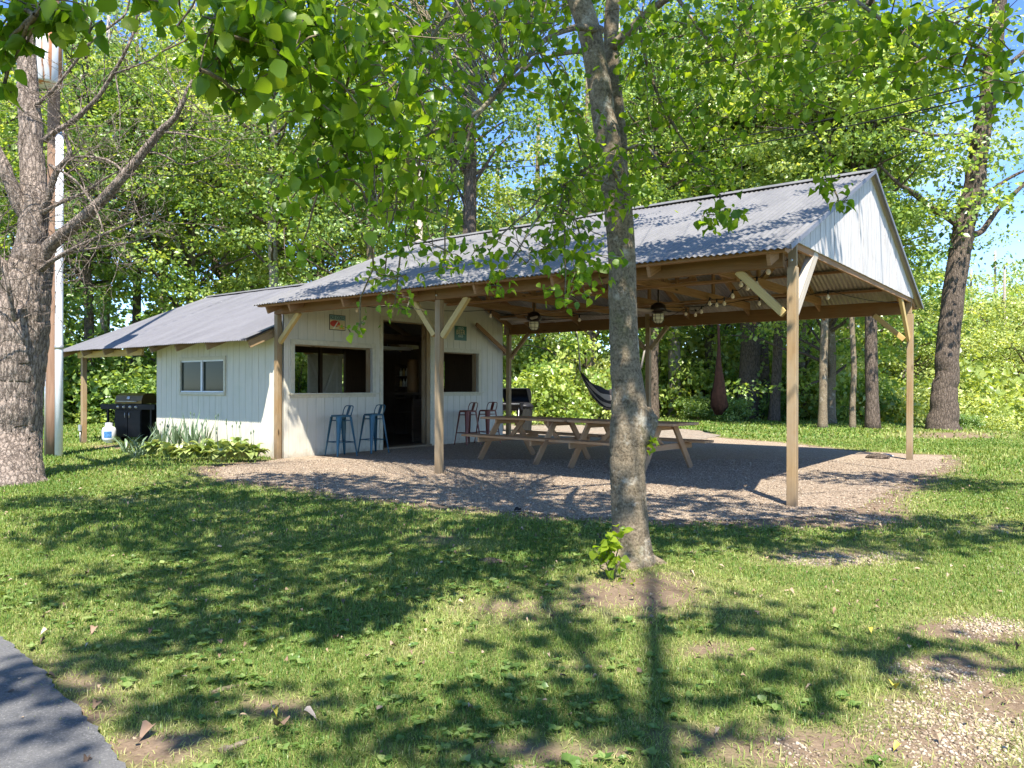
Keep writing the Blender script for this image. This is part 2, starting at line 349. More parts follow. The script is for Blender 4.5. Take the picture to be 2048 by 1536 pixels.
def gravel_mat(name, cols, scale=42):
    m, t, b = mat(name); g = t.nodes.new('ShaderNodeNewGeometry'); P = g.outputs['Position']
    v = t.nodes.new('ShaderNodeTexVoronoi'); v.inputs['Scale'].default_value = scale; t.links.new(P, v.inputs['Vector'])
    v.inputs['Randomness'].default_value = 1
    sp = t.nodes.new('ShaderNodeSeparateColor'); t.links.new(v.outputs['Color'], sp.inputs[0])
    c = ramp(t, sp.outputs[0], [(i/(len(cols)-1), x) for i, x in enumerate(cols)])
    e = t.nodes.new('ShaderNodeTexVoronoi'); e.feature = 'DISTANCE_TO_EDGE'; e.inputs['Scale'].default_value = scale; t.links.new(P, e.inputs['Vector'])
    c = mixc(t, ramp(t, e.outputs['Distance'], [(0.0, (0.75, 0.75, 0.75)), (0.12, (0, 0, 0))]), c, (0.09, 0.075, 0.06))
    n = noise(t, P, 0.9, 5, 0.6); c = mixc(t, ramp(t, n, [(0.4, (0, 0, 0)), (0.75, (0.5, 0.5, 0.5))]), c, (0.30, 0.215, 0.16))
    t.links.new(c, b.inputs['Base Color']); b.inputs['Roughness'].default_value = 0.9; b.inputs['Specular IOR Level'].default_value = 0.2
    bump(t, b, e.outputs['Distance'], 0.9, 0.02); return m
M['gravel'] = gravel_mat('pea_gravel', [(0.17, 0.125, 0.085), (0.31, 0.24, 0.17), (0.43, 0.34, 0.245), (0.56, 0.46, 0.35)], 60)
M['gravel2'] = gravel_mat('pale_gravel', [(0.17, 0.14, 0.11), (0.25, 0.215, 0.175), (0.34, 0.30, 0.25)], 20)
def asphalt_mat():
    m, t, b = mat('asphalt'); g = t.nodes.new('ShaderNodeNewGeometry'); P = g.outputs['Position']
    n1 = noise(t, P, 130, 4, 0.8); n2 = noise(t, P, 1.5, 6)
    c = ramp(t, n1, [(0.3, (0.04, 0.04, 0.042)), (0.58, (0.105, 0.105, 0.108)), (0.74, (0.34, 0.33, 0.32))])
    c = mixc(t, ramp(t, n2, [(0.4, (0, 0, 0)), (0.7, (0.5, 0.5, 0.5))]), c, (0.17, 0.165, 0.16))
    t.links.new(c, b.inputs['Base Color']); b.inputs['Roughness'].default_value = 0.85; t.links.new(c, b.inputs['Base Color'])
    bump(t, b, n1, 0.7, 0.008); return m
M['asphalt'] = asphalt_mat()
M['stone'] = plain('pale_pebble', (0.44, 0.39, 0.33), 0.85, var=0.4, scale=30)
# ---------------------------------------------------------------- numpy noise
def vnoise(x, y, seed=0):
    xi = np.floor(x).astype(int); yi = np.floor(y).astype(int); fx = x-xi; fy = y-yi
    def h(a, b):
        n = (a*374761393+b*668265263+seed*974634777) & 0x7fffffff; n = ((n ^ (n >> 13))*1274126177) & 0x7fffffff
        return ((n ^ (n >> 16)) & 0xffff)/65535.0
    sx = fx*fx*(3-2*fx); sy = fy*fy*(3-2*fy)
    return (h(xi, yi)*(1-sx)+h(xi+1, yi)*sx)*(1-sy)+(h(xi, yi+1)*(1-sx)+h(xi+1, yi+1)*sx)*sy
def fbm(x, y, s=0, o=4): return sum(vnoise(x*2**k, y*2**k, s+k)/2**(k+1) for k in range(o))/(1-0.5**o)
def inpoly(P, poly):
    x, y = P[:, 0], P[:, 1]; r = np.zeros(len(P), bool); n = len(poly)
    for i in range(n):
        x0, y0 = poly[i]; x1, y1 = poly[(i+1) % n]
        c = ((y0 > y) != (y1 > y)) & (x < (x1-x0)*(y-y0)/((y1-y0) if y1 != y0 else 1e-9)+x0); r ^= c
    return r
# ---------------------------------------------------------------- ground
PADPX = [(545, 922), (430, 936), (455, 958), (600, 974), (700, 992), (850, 1008), (1000, 1022), (1180, 1036), (1350, 1042), (1500, 1040),
         (1620, 1036), (1740, 1010), (1800, 975), (1880, 930), (1895, 912), (1800, 908), (1720, 904), (1640, 895), (1560, 885), (1480, 880), (1400, 872)]
pad = [tuple(gnd(x, y)[:2]) for x, y in PADPX]+[(2.5, 9.6), (-2.5, 9.4), (-2.5, 6.4), (-.3, 6.4), (-.3, 0.0)]
ASPPX = [(-400, 1180), (0, 1276), (60, 1320), (110, 1375), (175, 1440), (215, 1490), (262, 1560), (330, 1700)]
asp = [tuple(gnd(x, y)[:2]) for x, y in ASPPX]; asp += [(asp[-1][0]-.4, asp[-1][1]-1.2), (asp[-1][0]-6, asp[-1][1]-5), (asp[0][0]-6, asp[0][1]-3)]
DIRT = [(1270, 1190, 150, 55, .9), (880, 1080, 75, 18, .7), (1010, 1215, 160, 40, .62), (1560, 1490, 260, 60, .75), (1930, 1440, 230, 100, .9), (1660, 1110, 190, 26, .72),
        (1950, 1255, 170, 35, .8), (1900, 1330, 200, 40, .75), (560, 1410, 110, 35, .8), (180, 1400, 120, 90, .6), (340, 1490, 120, 50, .75), (1100, 1500, 250, 30, .7), (300, 1290, 100, 14, .55), (1420, 1300, 120, 24, .6),
        (1150, 1330, 110, 24, .6), (820, 1300, 90, 20, .5), (480, 940, 70, 12, .8), (1700, 1040, 170, 22, .8), (250, 1000, 90, 8, .5), (230, 893, 60, 6, .9), (1900, 870, 120, 8, .8), (2000, 1060, 80, 12, .5)]
PEB = [(1940, 1460, 190, 90, .62), (1690, 1118, 140, 15, .5), (1970, 1250, 110, 22, .5), (1900, 1345, 130, 28, .5), (1640, 1500, 140, 35, .42), (1400, 1100, 90, 14, .3), (1720, 1035, 90, 16, .35), (2020, 1130, 60, 20, .4)]
def patch(x, y, table):
    px, py, z = toPx(np.stack([x, y, np.zeros_like(x)], 1)); r = np.zeros(len(x))
    for a, b, rx, ry, s in table:
        q = ((px-a)/rx)**2+((py-b)/ry)**2; r = np.maximum(r, s*np.exp(-q*0.8))
    return np.where(z > 0.3, r, 0)
def seg(poly, step=.15):
    out = []
    for i in range(len(poly)-1):
        a, b = np.array(poly[i]), np.array(poly[i+1]); n = max(1, int(np.linalg.norm(b-a)/step)); out += [a+(b-a)*k/n for k in range(n)]
    return np.array(out)
PE = seg(pad[:21]); AE = seg(asp[:8])
def near_edge(x, y, E, w):
    d = np.full(len(x), 9.0)
    for e in E: d = np.minimum(d, (x-e[0])**2+(y-e[1])**2)
    return np.exp(-d/(w*w))
def dirtf(x, y):
    n = fbm(x*1.3, y*1.3, 3); n2 = fbm(x*5, y*5, 9)
    return np.clip(patch(x, y, DIRT)*(0.55+0.75*n2)+np.clip((n-0.60)*2.0, 0, .5)*n2*1.3+near_edge(x, y, PE, .38)*(.35+.8*n2)+near_edge(x, y, AE, .10)*.7*n2, 0, 1)
def hz(x, y):
    b = -0.014+0.014*fbm(x*.9, y*.9, 5); b = b*(1-near_edge(x, y, PE, .5))
    far = np.clip((y*0.8+x*0.6-20.5)/14, 0, 1)*np.clip((x+8)/10, 0, 1)
    return b-4.0*far**1.3
def axis(lo, hi, fine, c0, c1):
    return np.concatenate([-np.geomspace(1, 400, 16)[::-1]+lo, np.arange(lo, hi, fine), hi+np.geomspace(1, 400, 16)])
gx = axis(-14, 22, 0.16, 0, 0); gy = axis(-11, 26, 0.16, 0, 0)
GX, GY = np.meshgrid(gx, gy, indexing='ij'); GZ = hz(GX.ravel(), GY.ravel())
V = np.stack([GX.ravel(), GY.ravel(), GZ], 1); nx, ny = GX.shape
I, J = np.meshgrid(np.arange(nx-1), np.arange(ny-1), indexing='ij'); Q = np.stack([I*ny+J, (I+1)*ny+J, (I+1)*ny+J+1, I*ny+J+1], -1).reshape(-1, 4)
me = bpy.data.meshes.new('lawn'); me.vertices.add(len(V)); me.vertices.foreach_set('co', V.astype(np.float32).ravel())
me.loops.add(Q.size); me.loops.foreach_set('vertex_index', Q.ravel().astype(np.int32)); me.polygons.add(len(Q)); me.polygons.foreach_set('loop_start', np.arange(0, Q.size, 4, dtype=np.int32))
me.polygons.foreach_set('use_smooth', np.ones(len(Q), bool)); a = me.attributes.new('dirt', 'FLOAT', 'POINT'); a.data.foreach_set('value', dirtf(V[:, 0], V[:, 1]).astype(np.float32))
me.update(calc_edges=True); me.materials.append(M['ground']); o = bpy.data.objects.new('lawn', me); COL.objects.link(o); o['kind'] = 'structure'
def flat_poly(name, poly, z, m, seed=1, jag=0.1):
    pts = []; rr = random.Random(seed)
    for i in range(len(poly)):
        a = np.array(poly[i]); b = np.array(poly[(i+1) % len(poly)]); n = max(1, int(np.linalg.norm(b-a)/(0.18 if jag > .05 else .035)))
        for k in range(n): pts.append(tuple(a+(b-a)*k/n+np.array([rr.uniform(-jag, jag), rr.uniform(-jag, jag)])))
    me = bpy.data.meshes.new(name); me.from_pydata([(x, y, z) for x, y in pts], [], [list(range(len(pts)))]); me.materials.append(m)
    o = bpy.data.objects.new(name, me); COL.objects.link(o); o['kind'] = 'structure'; return pts
padp = flat_poly('gravel_pad', pad, 0.004, M['gravel']); aspp = flat_poly('asphalt_drive', asp, 0.012, M['asphalt'], 2, 0.012)
track = [tuple(gnd(a_, b_)[:2]) for a_, b_ in ((960, 848), (1100, 847), (1215, 848), (1310, 853), (1400, 862), (1445, 872), (1400, 880), (1200, 885), (960, 880))]
flat_poly('gravel_track', track, 0.009, M['gravel2'], 3, .12)
rng = np.random.default_rng(7)
# grass blades: one uncountable mass
def grass():
    Vs = []; R = []
    for d0, d1, dens, hh, ww in ((2.2, 4.0, 13000, .029, .0030), (4.0, 6.5, 6800, .032, .0044), (6.5, 11, 2300, .039, .008), (11, 19, 620, .055, .017), (19, 34, 150, .075, .035)):
        area = 1.36*(d1**2-d0**2)/2; n = int(area*dens); d = np.sqrt(rng.random(n)*(d1**2-d0**2)+d0**2); u = (rng.random(n)*2-1)*0.70
        Fh = np.array([-math.sin(YAW), math.cos(YAW)]); Rh = Rv[:2]
        P = CAM[:2]+d[:, None]*(Fh+u[:, None]*Rh)
        x, y = P[:, 0], P[:, 1]; D = dirtf(x, y); tall = fbm(x*.8, y*.8, 21)
        keep = rng.random(n) > np.clip(D*1.35-.12, 0, .93)
        keep &= ~inpoly(P, padp); keep &= ~inpoly(P, track); keep &= ~inpoly(P, aspp) | (rng.random(len(P)) < near_edge(x, y, AE, .07)*.75); keep &= ~((x > -4.5) & (x < 0) & (y > 0.1) & (y < 6.5))
        P = P[keep]; n = len(P); x, y = P[:, 0], P[:, 1]; D = D[keep]; tall = tall[keep]
        ang = rng.random(n)*2*PI; lean = rng.random(n)*1.3+0.2; hgt = hh*(0.4+rng.random(n)*0.85)*(0.55+1.0*tall); wd = ww*(0.6+.8*rng.random(n))
        c, s = np.cos(ang), np.sin(ang); b = np.stack([x, y, hz(x, y)], 1); si = np.stack([-s, c, np.zeros(n)], 1); fw = np.stack([c, s, np.zeros(n)], 1); up = np.array([0, 0, 1.0])
        mid = b+fw*(hgt*lean*.35)[:, None]+up*(hgt*.62)[:, None]; tip = b+fw*(hgt*lean)[:, None]+up*(hgt*(1.05-.35*lean))[:, None]
        fl_ = rng.random(n) < .16+.5*np.clip(D, 0, 1); hgt = np.where(fl_, hgt*1.1, hgt); mid = np.where(fl_[:, None], b+fw*(hgt*.5)[:, None]+up*.010, mid); tip = np.where(fl_[:, None], b+fw*(hgt*1.1)[:, None]+up*.006, tip)
        V = np.stack([b-si*wd[:, None]/2, b+si*wd[:, None]/2, mid+si*wd[:, None]*.38, mid-si*wd[:, None]*.38, tip], 1)
        Vs.append(V.reshape(-1, 3)); base = 0.12+0.62*fbm(x*1.7, y*1.7, 33)+0.45*D; R.append(np.clip(np.where(fl_, .8, base)+rng.normal(0, .17, n), 0, 1)*0.95)
    o = fastmesh('grass', np.concatenate(Vs), 5, [(0, 1, 2, 3), (3, 2, 4)], M['grass'], None, np.concatenate(R))
    tag(o, 'short patchy green grass covering the shaded and sunlit lawn', 'grass', kind='stuff')
grass()
def rocks(name, n, table, smin, smax, label, maxd=12, polys=None):
    P = []
    Fh = np.array([-math.sin(YAW), math.cos(YAW)])
    while len(P) < n:
        d = np.sqrt(rng.random(20000)*(maxd**2-4.8)+4.8); u = (rng.random(20000)*2-1)*.7; q = CAM[:2]+d[:, None]*(Fh+u[:, None]*Rv[:2])
        if polys is None: k = rng.random(len(q)) < patch(q[:, 0], q[:, 1], table)*fbm(q[:, 0]*4, q[:, 1]*4, 50)*1.3-.12
        else: k = inpoly(q, polys) | (rng.random(len(q)) < near_edge(q[:, 0], q[:, 1], PE, .3)*.5)
        P += list(q[k & ~inpoly(q, aspp)])
    P = np.array(P[:n]); s = smin+(smax-smin)*rng.random(n)**2.5
    base = np.array([(0, 0, 1), (1, 0, .1), (.3, .95, 0), (-.8, .6, .1), (-.8, -.6, 0), (.3, -.95, .1), (0, 0, -.6)], float)
    V = base[None]*(1+rng.normal(0, .16, (n, 7, 1))); V = V*(s[:, None, None]*np.stack([0.5+.35*rng.random(n), .5+.2*rng.random(n), .3+.15*rng.random(n)], 1)[:, None, :])
    a = rng.random(n)*2*PI; ca, sa = np.cos(a)[:, None], np.sin(a)[:, None]
    V = np.stack([V[..., 0]*ca-V[..., 1]*sa, V[..., 0]*sa+V[..., 1]*ca, V[..., 2]], -1)
    V[..., :2] += P[:, None, :]; V[..., 2] += (0.008 if polys is not None else hz(P[:, 0], P[:, 1])[:, None])+s[:, None]*.03
    m, t, b = mat(name+'_stone'); at2 = t.nodes.new('ShaderNodeAttribute'); at2.attribute_name = 'rnd'
    t.links.new(ramp(t, at2.outputs['Fac'], [(0, (.13, .095, .065)), (.4, (.26, .20, .14)), (.75, (.36, .285, .205)), (1, (.48, .41, .32))]), b.inputs['Base Color']); b.inputs['Roughness'].default_value = .85
    fs = [(0, 1, 2), (0, 2, 3), (0, 3, 4), (0, 4, 5), (0, 5, 1), (6, 2, 1), (6, 3, 2), (6, 4, 3), (6, 5, 4), (6, 1, 5)]
    tag(fastmesh(name, V.reshape(-1, 3), 7, fs, m, None, rng.random(n)), label, 'gravel', kind='stuff')
rocks('loose_gravel', 9000, PEB, .005, .020, 'pale loose gravel scattered in the thin grass at the right')
rocks('pebbles', 60000, None, .009, .021, 'small brown and grey pebbles lying over the gravel floor', 13.5, padp)
# ---------------------------------------------------------------- leaves
LEAF4 = np.array([(0, 0, 0), (.36, .5, .10), (0, 1, -.05), (-.36, .5, .10)]); F4 = [(0, 1, 2), (0, 2, 3)]
mid_ = [(0, t_, -.16*t_**2.2) for t_ in (0, .15, .33, .52, .72, .88, 1.08)]
wid_ = [(.10, .20), (.24, .36), (.42, .42), (.60, .33), (.80, .20), (.93, .09)]
LEAFN = np.array(mid_+[(-w_, t_-.03*(i % 2), .22*w_-.16*t_**2.2) for i, (t_, w_) in enumerate(wid_)]+[(w_, t_-.03*(i % 2), .22*w_-.16*t_**2.2) for i, (t_, w_) in enumerate(wid_)])
FN = [(0, 1, 7)]+[(k, k+1, 8+k-1, 7+k-1) for k in range(1, 6)]+[(6, 12, 5) if 0 else (5, 6, 12)]+[(0, 13, 1)]+[(k, 13+k-1, 14+k-1, k+1) for k in range(1, 6)]+[(5, 18, 6)]
NL = len(LEAFN)
def orient(tmpl, C, D, Nn, s):
    D = D/np.linalg.norm(D, axis=1, keepdims=True); X = np.cross(D, Nn); X /= np.linalg.norm(X, axis=1, keepdims=True)+1e-9; Z = np.cross(X, D)
    T = tmpl[None]*s[:, None, None]; T = T*np.stack([.8+.4*np.random.default_rng(len(C)).random(len(C)), np.ones(len(C)), np.random.default_rng(len(C)+1).normal(1.1, .9, len(C))], 1)[:, None, :]
    return C[:, None]+T[..., 0:1]*X[:, None]+T[..., 1:2]*D[:, None]+T[..., 2:3]*Z[:, None]
def cloud(r, centers, radii, n, size, tilt=0.55, droop=0.35, var=0.3):
    """leaf positions around cluster centres -> C, D, N, s, rnd"""
    C = np.repeat(centers, n, 0); Rr = np.repeat(radii, n, 0); k = len(C)
    q = r.normal(0, 1, (k, 3)); q /= np.linalg.norm(q, axis=1, keepdims=True); rad_ = r.random(k)**0.45
    off = q*rad_[:, None]*Rr; P = C+off
    D = off*np.array([1, 1, .3])+r.normal(0, .35, (k, 3)); D[:, 2] -= droop*np.linalg.norm(D, axis=1)
    N = r.normal(0, tilt, (k, 3)); N[:, 2] += 1
    tone = np.repeat(r.normal(.5, .24, len(centers)), n)+r.normal(0, .15, k)
    return P, D, N, size*(1+var*r.normal(0, 1, k).clip(-2, 2)), np.clip(tone, 0, 1)
def curve(p0, p1, r, sag=0.15, n=6, wob=0.08):
    p0 = np.array(p0, float); p1 = np.array(p1, float); L_ = np.linalg.norm(p1-p0); out = []
    for i in range(n+1):
        t = i/n; p = p0+(p1-p0)*t; p[2] += math.sin(t*PI)*sag*L_
        if 0 < i < n: p += r.normal(0, wob*L_/n, 3)
        out.append(p)
    return out
# crown prototypes shared by the background trees
def crown_variant(seed, rx, rz, ncl, nl, size, m, hollow=0.35):  # rx, rz: crown radii
    r = np.random.default_rng(seed); q = r.normal(0, 1, (ncl, 3)); q /= np.linalg.norm(q, axis=1, keepdims=True)
    q *= (hollow+(1-hollow)*r.random(ncl)**0.6)[:, None]; c = q*np.array([rx, rx, rz])*(1+r.normal(0, .12, (ncl, 1)))
    rr = np.stack([.75+.55*r.random(ncl), .75+.55*r.random(ncl), .28+.25*r.random(ncl)], 1)*(rx/4.2)
    P, D, N, s, t = cloud(r, c, rr, nl, size, .95); V = orient(LEAF4, P, D, N, s)
    lv = fastmesh('crown', V.reshape(-1, 3), 4, F4, m, None, t)
    mb = MB(seed)
    for i in range(0, ncl, 3):
        z0 = max(-rz*.95, min(rz*.6, c[i][2]-abs(r.normal(1.6, .8)))); mb.tube(curve((0, 0, z0), c[i], r, .06, 5), np.linspace(.07, .015, 6), 5, False)
    br = mb.build('branches', M['bark_bg']); return lv.data, br.data, (lv, br)
VAR = [crown_variant(11, 4.2, 6.6, 150, 112, .15, M['leaf_a']), crown_variant(12, 4.0, 6.8, 140, 115, .145, M['leaf_b']), crown_variant(13, 4.4, 6.2, 130, 105, .165, M['leaf_c']), crown_variant(14, 3.6, 5.2, 100, 110, .14, M['leaf_a'], .1)]
for v in VAR:
    for o in v[2]: bpy.data.objects.remove(o)
tr = random.Random(5)
def btree(label, px, py, d, wpx, H, var, lean=(0, 0), m='bark_bg', zc=None, sc=1.0, group='trees of the background wood', name='woodland_tree', flare=1.3, forks=None, cat='tree', crown=True):
    b = gnd(px, py) if d is None else at(px, 768, d); x, y = b[0], b[1]; z = float(hz(np.array([x]), np.array([y]))[0])
    dd = float((np.array([x, y, 0])-CAM)@Fv); r0 = wpx/2*dd/FPX
    root = thing(name, label, cat, (x, y, z), 0, group)
    mb = MB(int(px)); ts = [0, .02, .06, .15, .3, .45, .6, .8, 1.0]; pts = []; rs = []
    for i, t in enumerate(ts):
        pts.append(np.array([x+lean[0]*t*H+tr.uniform(-.08, .08)*(i > 2), y+lean[1]*t*H+tr.uniform(-.08, .08)*(i > 2), z-.1+t*H]))
        rs.append(r0*((flare if i == 0 else 1.12 if i == 1 else 1.0)*(1-.72*t)))
    mb.tube(pts, rs, 12, True, .1)
    for (t, dx, dy, dz, rr) in forks or []:
        p = pts[0]+np.array([lean[0]*t*H, lean[1]*t*H, t*H]); mb.tube(curve(p, p+np.array([dx, dy, dz]), rng, -.05, 6), np.linspace(rr, rr*.4, 7), 8)
    mb.build('trunk', M[m], root)
    if crown:
        zc = (H*.62) if zc is None else zc; l, br, _ = VAR[var]
        for nm, dta in (('crown', l), ('branches', br)):
            c = bpy.data.objects.new(nm, dta); COL.objects.link(c); c.parent = root
            c.location = (lean[0]*zc, lean[1]*zc, zc); c.rotation_euler = (0, 0, tr.uniform(0, 6.28)); c.scale = (sc, sc, sc)
    return root
# ================================================================ PAVILION
HB, HT = 2.57, 2.81; SL = 0.426; RZ0 = 2.70; YE, YR, YB = -0.5, 3.3, 7.1; RX0, RX1 = -0.12, 9.06
def rz_(y): return RZ0+(min(y, 2*YR-y)-YE)*SL
def corrugated(x0, x1, y0, z0, y1, z1, pitch=.072, amp=.008, rows=9, dz=0.0, sag=.006):
    nx = int((x1-x0)/pitch*6)+1; xs = np.linspace(x0, x1, nx); g = []
    for j in range(rows+1):
        t = j/rows; row = []
        for x in xs:
            row.append((x, y0+(y1-y0)*t, z0+(z1-z0)*t+amp*math.sin(2*PI*x/pitch)+dz+sag*math.sin(x*1.9+t*5)+.003*math.sin(x*7.3)))
        g.append(row)
    return g
pav = thing('open_pavilion', 'open timber pavilion with a grey corrugated metal roof and white boarded gable', 'pavilion', (0, 0, 0))
mb = MB(); mb.sheet(corrugated(RX0, RX1, YE, RZ0, YR, rz_(YR))); mb.sheet(corrugated(RX0, RX1, YR, rz_(YR), YB, RZ0)); rf = mb.build('roof', M['roof'], pav)
mb = MB(); mb.sheet(corrugated(RX0+.01, RX1-.01, YE+.01, RZ0, YR, rz_(YR), dz=-.006)); mb.sheet(corrugated(RX0+.01, RX1-.01, YR, rz_(YR), YB-.01, RZ0, dz=-.006)); mb.build('roof_underside', M['under'], rf)
mb = MB(3)
for s_ in (-1, 1):
    mb.prism([(RX0-.02, YR, rz_(YR)+.035), (RX1+.02, YR, rz_(YR)+.035), (RX1+.02, YR+s_*.16, rz_(YR)-.035), (RX0-.02, YR+s_*.16, rz_(YR)-.035)], (0, 0, 1), .006)
mb.build('ridge_cap', M['roof'], rf)
mb = MB(31)
for x in (RX1+.012,):
    for y0, y1 in ((YE, YR), (YB, YR)): mb.beam((x, y0, RZ0+.0), (x, y1, rz_(YR)+.0), .02, .05)
mb.build('rake_flashing', M['roof2'], rf)
# beams
for nm, y in (('front', -.035), ('back', 6.635)):
    mb = MB(4); s_ = -1 if y < 0 else 1
    for k in (0, 1):
        yy = y+s_*(.021-.042*k)
        cuts = [(-.1, 3.795), (3.803, 8.86)] if k == 0 else [(-.1, 8.86)]
        for a, b in cuts: mb.beam((a, yy, (HB+HT)/2), (b, yy, (HB+HT)/2), .038, HT-HB)
    mb.build('eave_beam', M['beam'], pav, .004)
for i, (x, y) in enumerate([(-.09, 0.0), (3.8, 0), (8.93, 0), (.04, 6.6), (3.84, 6.6), (8.93, 6.6)]):
    mb = MB(20+i); s_ = 1 if y < 1 else -1
    mb.beam((x, y, -.05), (x+tr.uniform(-.02, .02), y, HB-.002), .098, .098); mb.beam((x, y+s_*.030, HB), (x, y+s_*.030, 2.86), .095, .036)
    mb.build('post', M['post'], pav, .006)
BR = [((-.03, 0, 2.08), (.52, 0, 2.575)), ((3.72, 0, 2.05), (3.30, 0, 2.575)), ((3.87, 0, 2.02), (4.36, 0, 2.575)), ((8.85, 0, 2.07), (8.34, 0, 2.575)),
      ((.12, 6.6, 2.02), (.66, 6.6, 2.575)), ((3.77, 6.6, 2.1), (3.36, 6.6, 2.575)), ((3.91, 6.6, 2.1), (4.3, 6.6, 2.575)), ((8.85, 6.6, 2.12), (8.36, 6.6, 2.575))]
for i, (a, b) in enumerate(BR):
    mb = MB(40+i); mb.beam(a, b, .07, .085, up=(0, 0, 1)); mb.build('knee_brace', M['brace'] if i < 4 or i == 7 else M['post'], pav, .004)
for i, (a, b, mm, wd) in enumerate([((8.93, .05, 2.10), (8.93, .80, 2.84), 'brace_grey', .13), ((8.93, 6.52, 2.12), (8.93, 5.78, 2.84), 'brace', .12), ((.1, 6.4, 2.15), (.1, 5.3, 2.74), 'dark_wood', .09)]):
    mb = MB(50+i); mb.beam(a, b, .05 if i else .09, wd); mb.build('gable_brace', M[mm], pav, .004)
for x in (-.09, 3.8, 8.93):
    for z in (2.63, 2.75):
        mb = MB(); mb.lathe([(.016, 0), (.016, .008), (.0, .010)], (x+.02, -.076, z), 8, (0, -1, 0)); mb.build('bolt', M['steel'], pav)
TX = [.10, .72, 2.07, 3.42, 4.78, 6.06, 7.41, 8.80]
for i, x in enumerate(TX):
    mb = MB(60+i); zo = -.145
    for y0, y1 in ((-.36, YR), (6.96, YR)): mb.beam((x, y0, rz_(y0)+zo), (x, YR, rz_(YR)+zo), .04, .13)
    if i in (2, 3, 4, 5, 6): 
        mb.beam((x+.042, .10, 2.875), (x+.042, 6.50, 2.875), .038, .13)
        mb.beam((x, YR, 2.83), (x, YR, rz_(YR)-.22), .038, .09)
        for y0, y1 in ((1.7, 1.7), (4.9, 4.9)): mb.beam((x-.04, y0, 2.83), (x-.04, y1, rz_(y1)-.19), .036, .085)
        mb.beam((x-.04, YR-.15, 2.9), (x-.04, 1.9, rz_(1.9)-.19), .036, .085); mb.beam((x-.04, YR+.15, 2.9), (x-.04, 4.7, rz_(4.7)-.19), .036, .085)
    mb.build('roof_truss', M['dark_wood'], pav)
for side in (0, 1):
    for k in range(6):
        y = -.38+k*.68 if side == 0 else 6.98-k*.68
        mb = MB(80+k+side*9); mb.beam((RX0+.03, y, rz_(y)-.058), (RX1-.07, y, rz_(y)-.058), .085, .036); mb.build('purlin', M['dark_wood'], pav)
for y in (2.2, 4.4): mb = MB(95); mb.beam((2.0, y, 2.80), (7.5, y, 2.80), .09, .036); mb.build('truss_tie', M['dark_wood'], pav)
# gable boards
g = thing; mb = MB(97); y = .0
while y < 6.6:
    wd = random.Random(int(y*100)).uniform(.17, .235); y2 = min(y+wd, 6.6)
    def top(q): return rz_(q)-.02
    if y < YR < y2: poly = [(y+.007, 2.83), (y2-.007, 2.83), (y2-.007, top(y2)), (YR, top(YR)), (y+.007, top(y))]
    else: poly = [(y+.007, 2.83), (y2-.007, 2.83), (y2-.007, top(y2)), (y+.007, top(y))]
    xo = 8.975+.006*random.Random(int(y*77)).random()
    n0 = mb.n; mb.prism([(xo, a, b) for a, b in poly], (1, 0, 0), .018)
    ou = random.Random(int(y*31)).uniform(0, 30)
    for fi in range(len(mb.f)-2-len(poly), len(mb.f)):
        mb.uv[fi] = [(np.concatenate(mb.v)[k][2]+ou, np.concatenate(mb.v)[k][1]+ou) for k in mb.f[fi]]
    y = y2
mb.build('gable_boards', M['gable'], pav)
mb = MB(98); mb.beam((8.955, .02, 2.80), (8.955, 6.58, 2.80), .035, .075); mb.beam((8.955, -.3, rz_(-.3)-.075), (8.955, YR, rz_(YR)-.075), .035, .09); mb.beam((8.955, 6.9, rz_(6.9)-.075), (8.955, YR, rz_(YR)-.075), .035, .09)
mb.build('gable_frame', M['dark_wood'], pav)
# ================================================================ SHED
SX0, SX1, SY0, SY1 = -4.47, -.05, .10, 6.5
shed = thing('bar_shed', 'cream painted wooden bar shed with serving hatches, open doorway and dark metal roof', 'shed', (0, 0, 0))
def siding(mb, rects, fixed, axis, thick, outward, pitch=.203, gap=.010):
    for a0, a1, z0, z1 in rects:                      # boards between the grooves
        k = math.floor(a0/pitch); 
        while k*pitch < a1:
            b0 = max(a0, k*pitch+gap/2); b1 = min(a1, (k+1)*pitch-gap/2); k += 1
            if b1-b0 < .004: continue
            f0, f1 = sorted((fixed, fixed-outward*thick))
            lo, hi = ((f0, b0, z0), (f1, b1, z1)) if axis == 1 else ((b0, f0, z0), (b1, f1, z1))
            mb.box(lo, hi, 2)
        f0, f1 = sorted((fixed-outward*.008, fixed-outward*(thick+.03)))
        lo, hi = ((f0, a0, z0), (f1, a1, z1)) if axis == 1 else ((a0, f0, z0), (a1, f1, z1))
        mb.box(lo, hi, 2)
# front wall (faces the lawn)
mb = MB(101); siding(mb, [(SX0, -3.47, 0, 2.33), (-1.92, -.30, 0, 2.33), (-3.47, -1.92, 0, 1.18), (-3.47, -1.92, 1.82, 2.33)], SY0, 0, .02, -1); mb.build('front_wall', M['siding'], shed)
mb = MB(102); mb.box((-.42, SY0-.045, 0), (-.16, SY0-.002, 2.30), 2); mb.box((-.27, SY0-.07, .0), (-.165, SY0-.046, 2.28), 2); mb.build('corner_board', M['siding'], shed, .004)
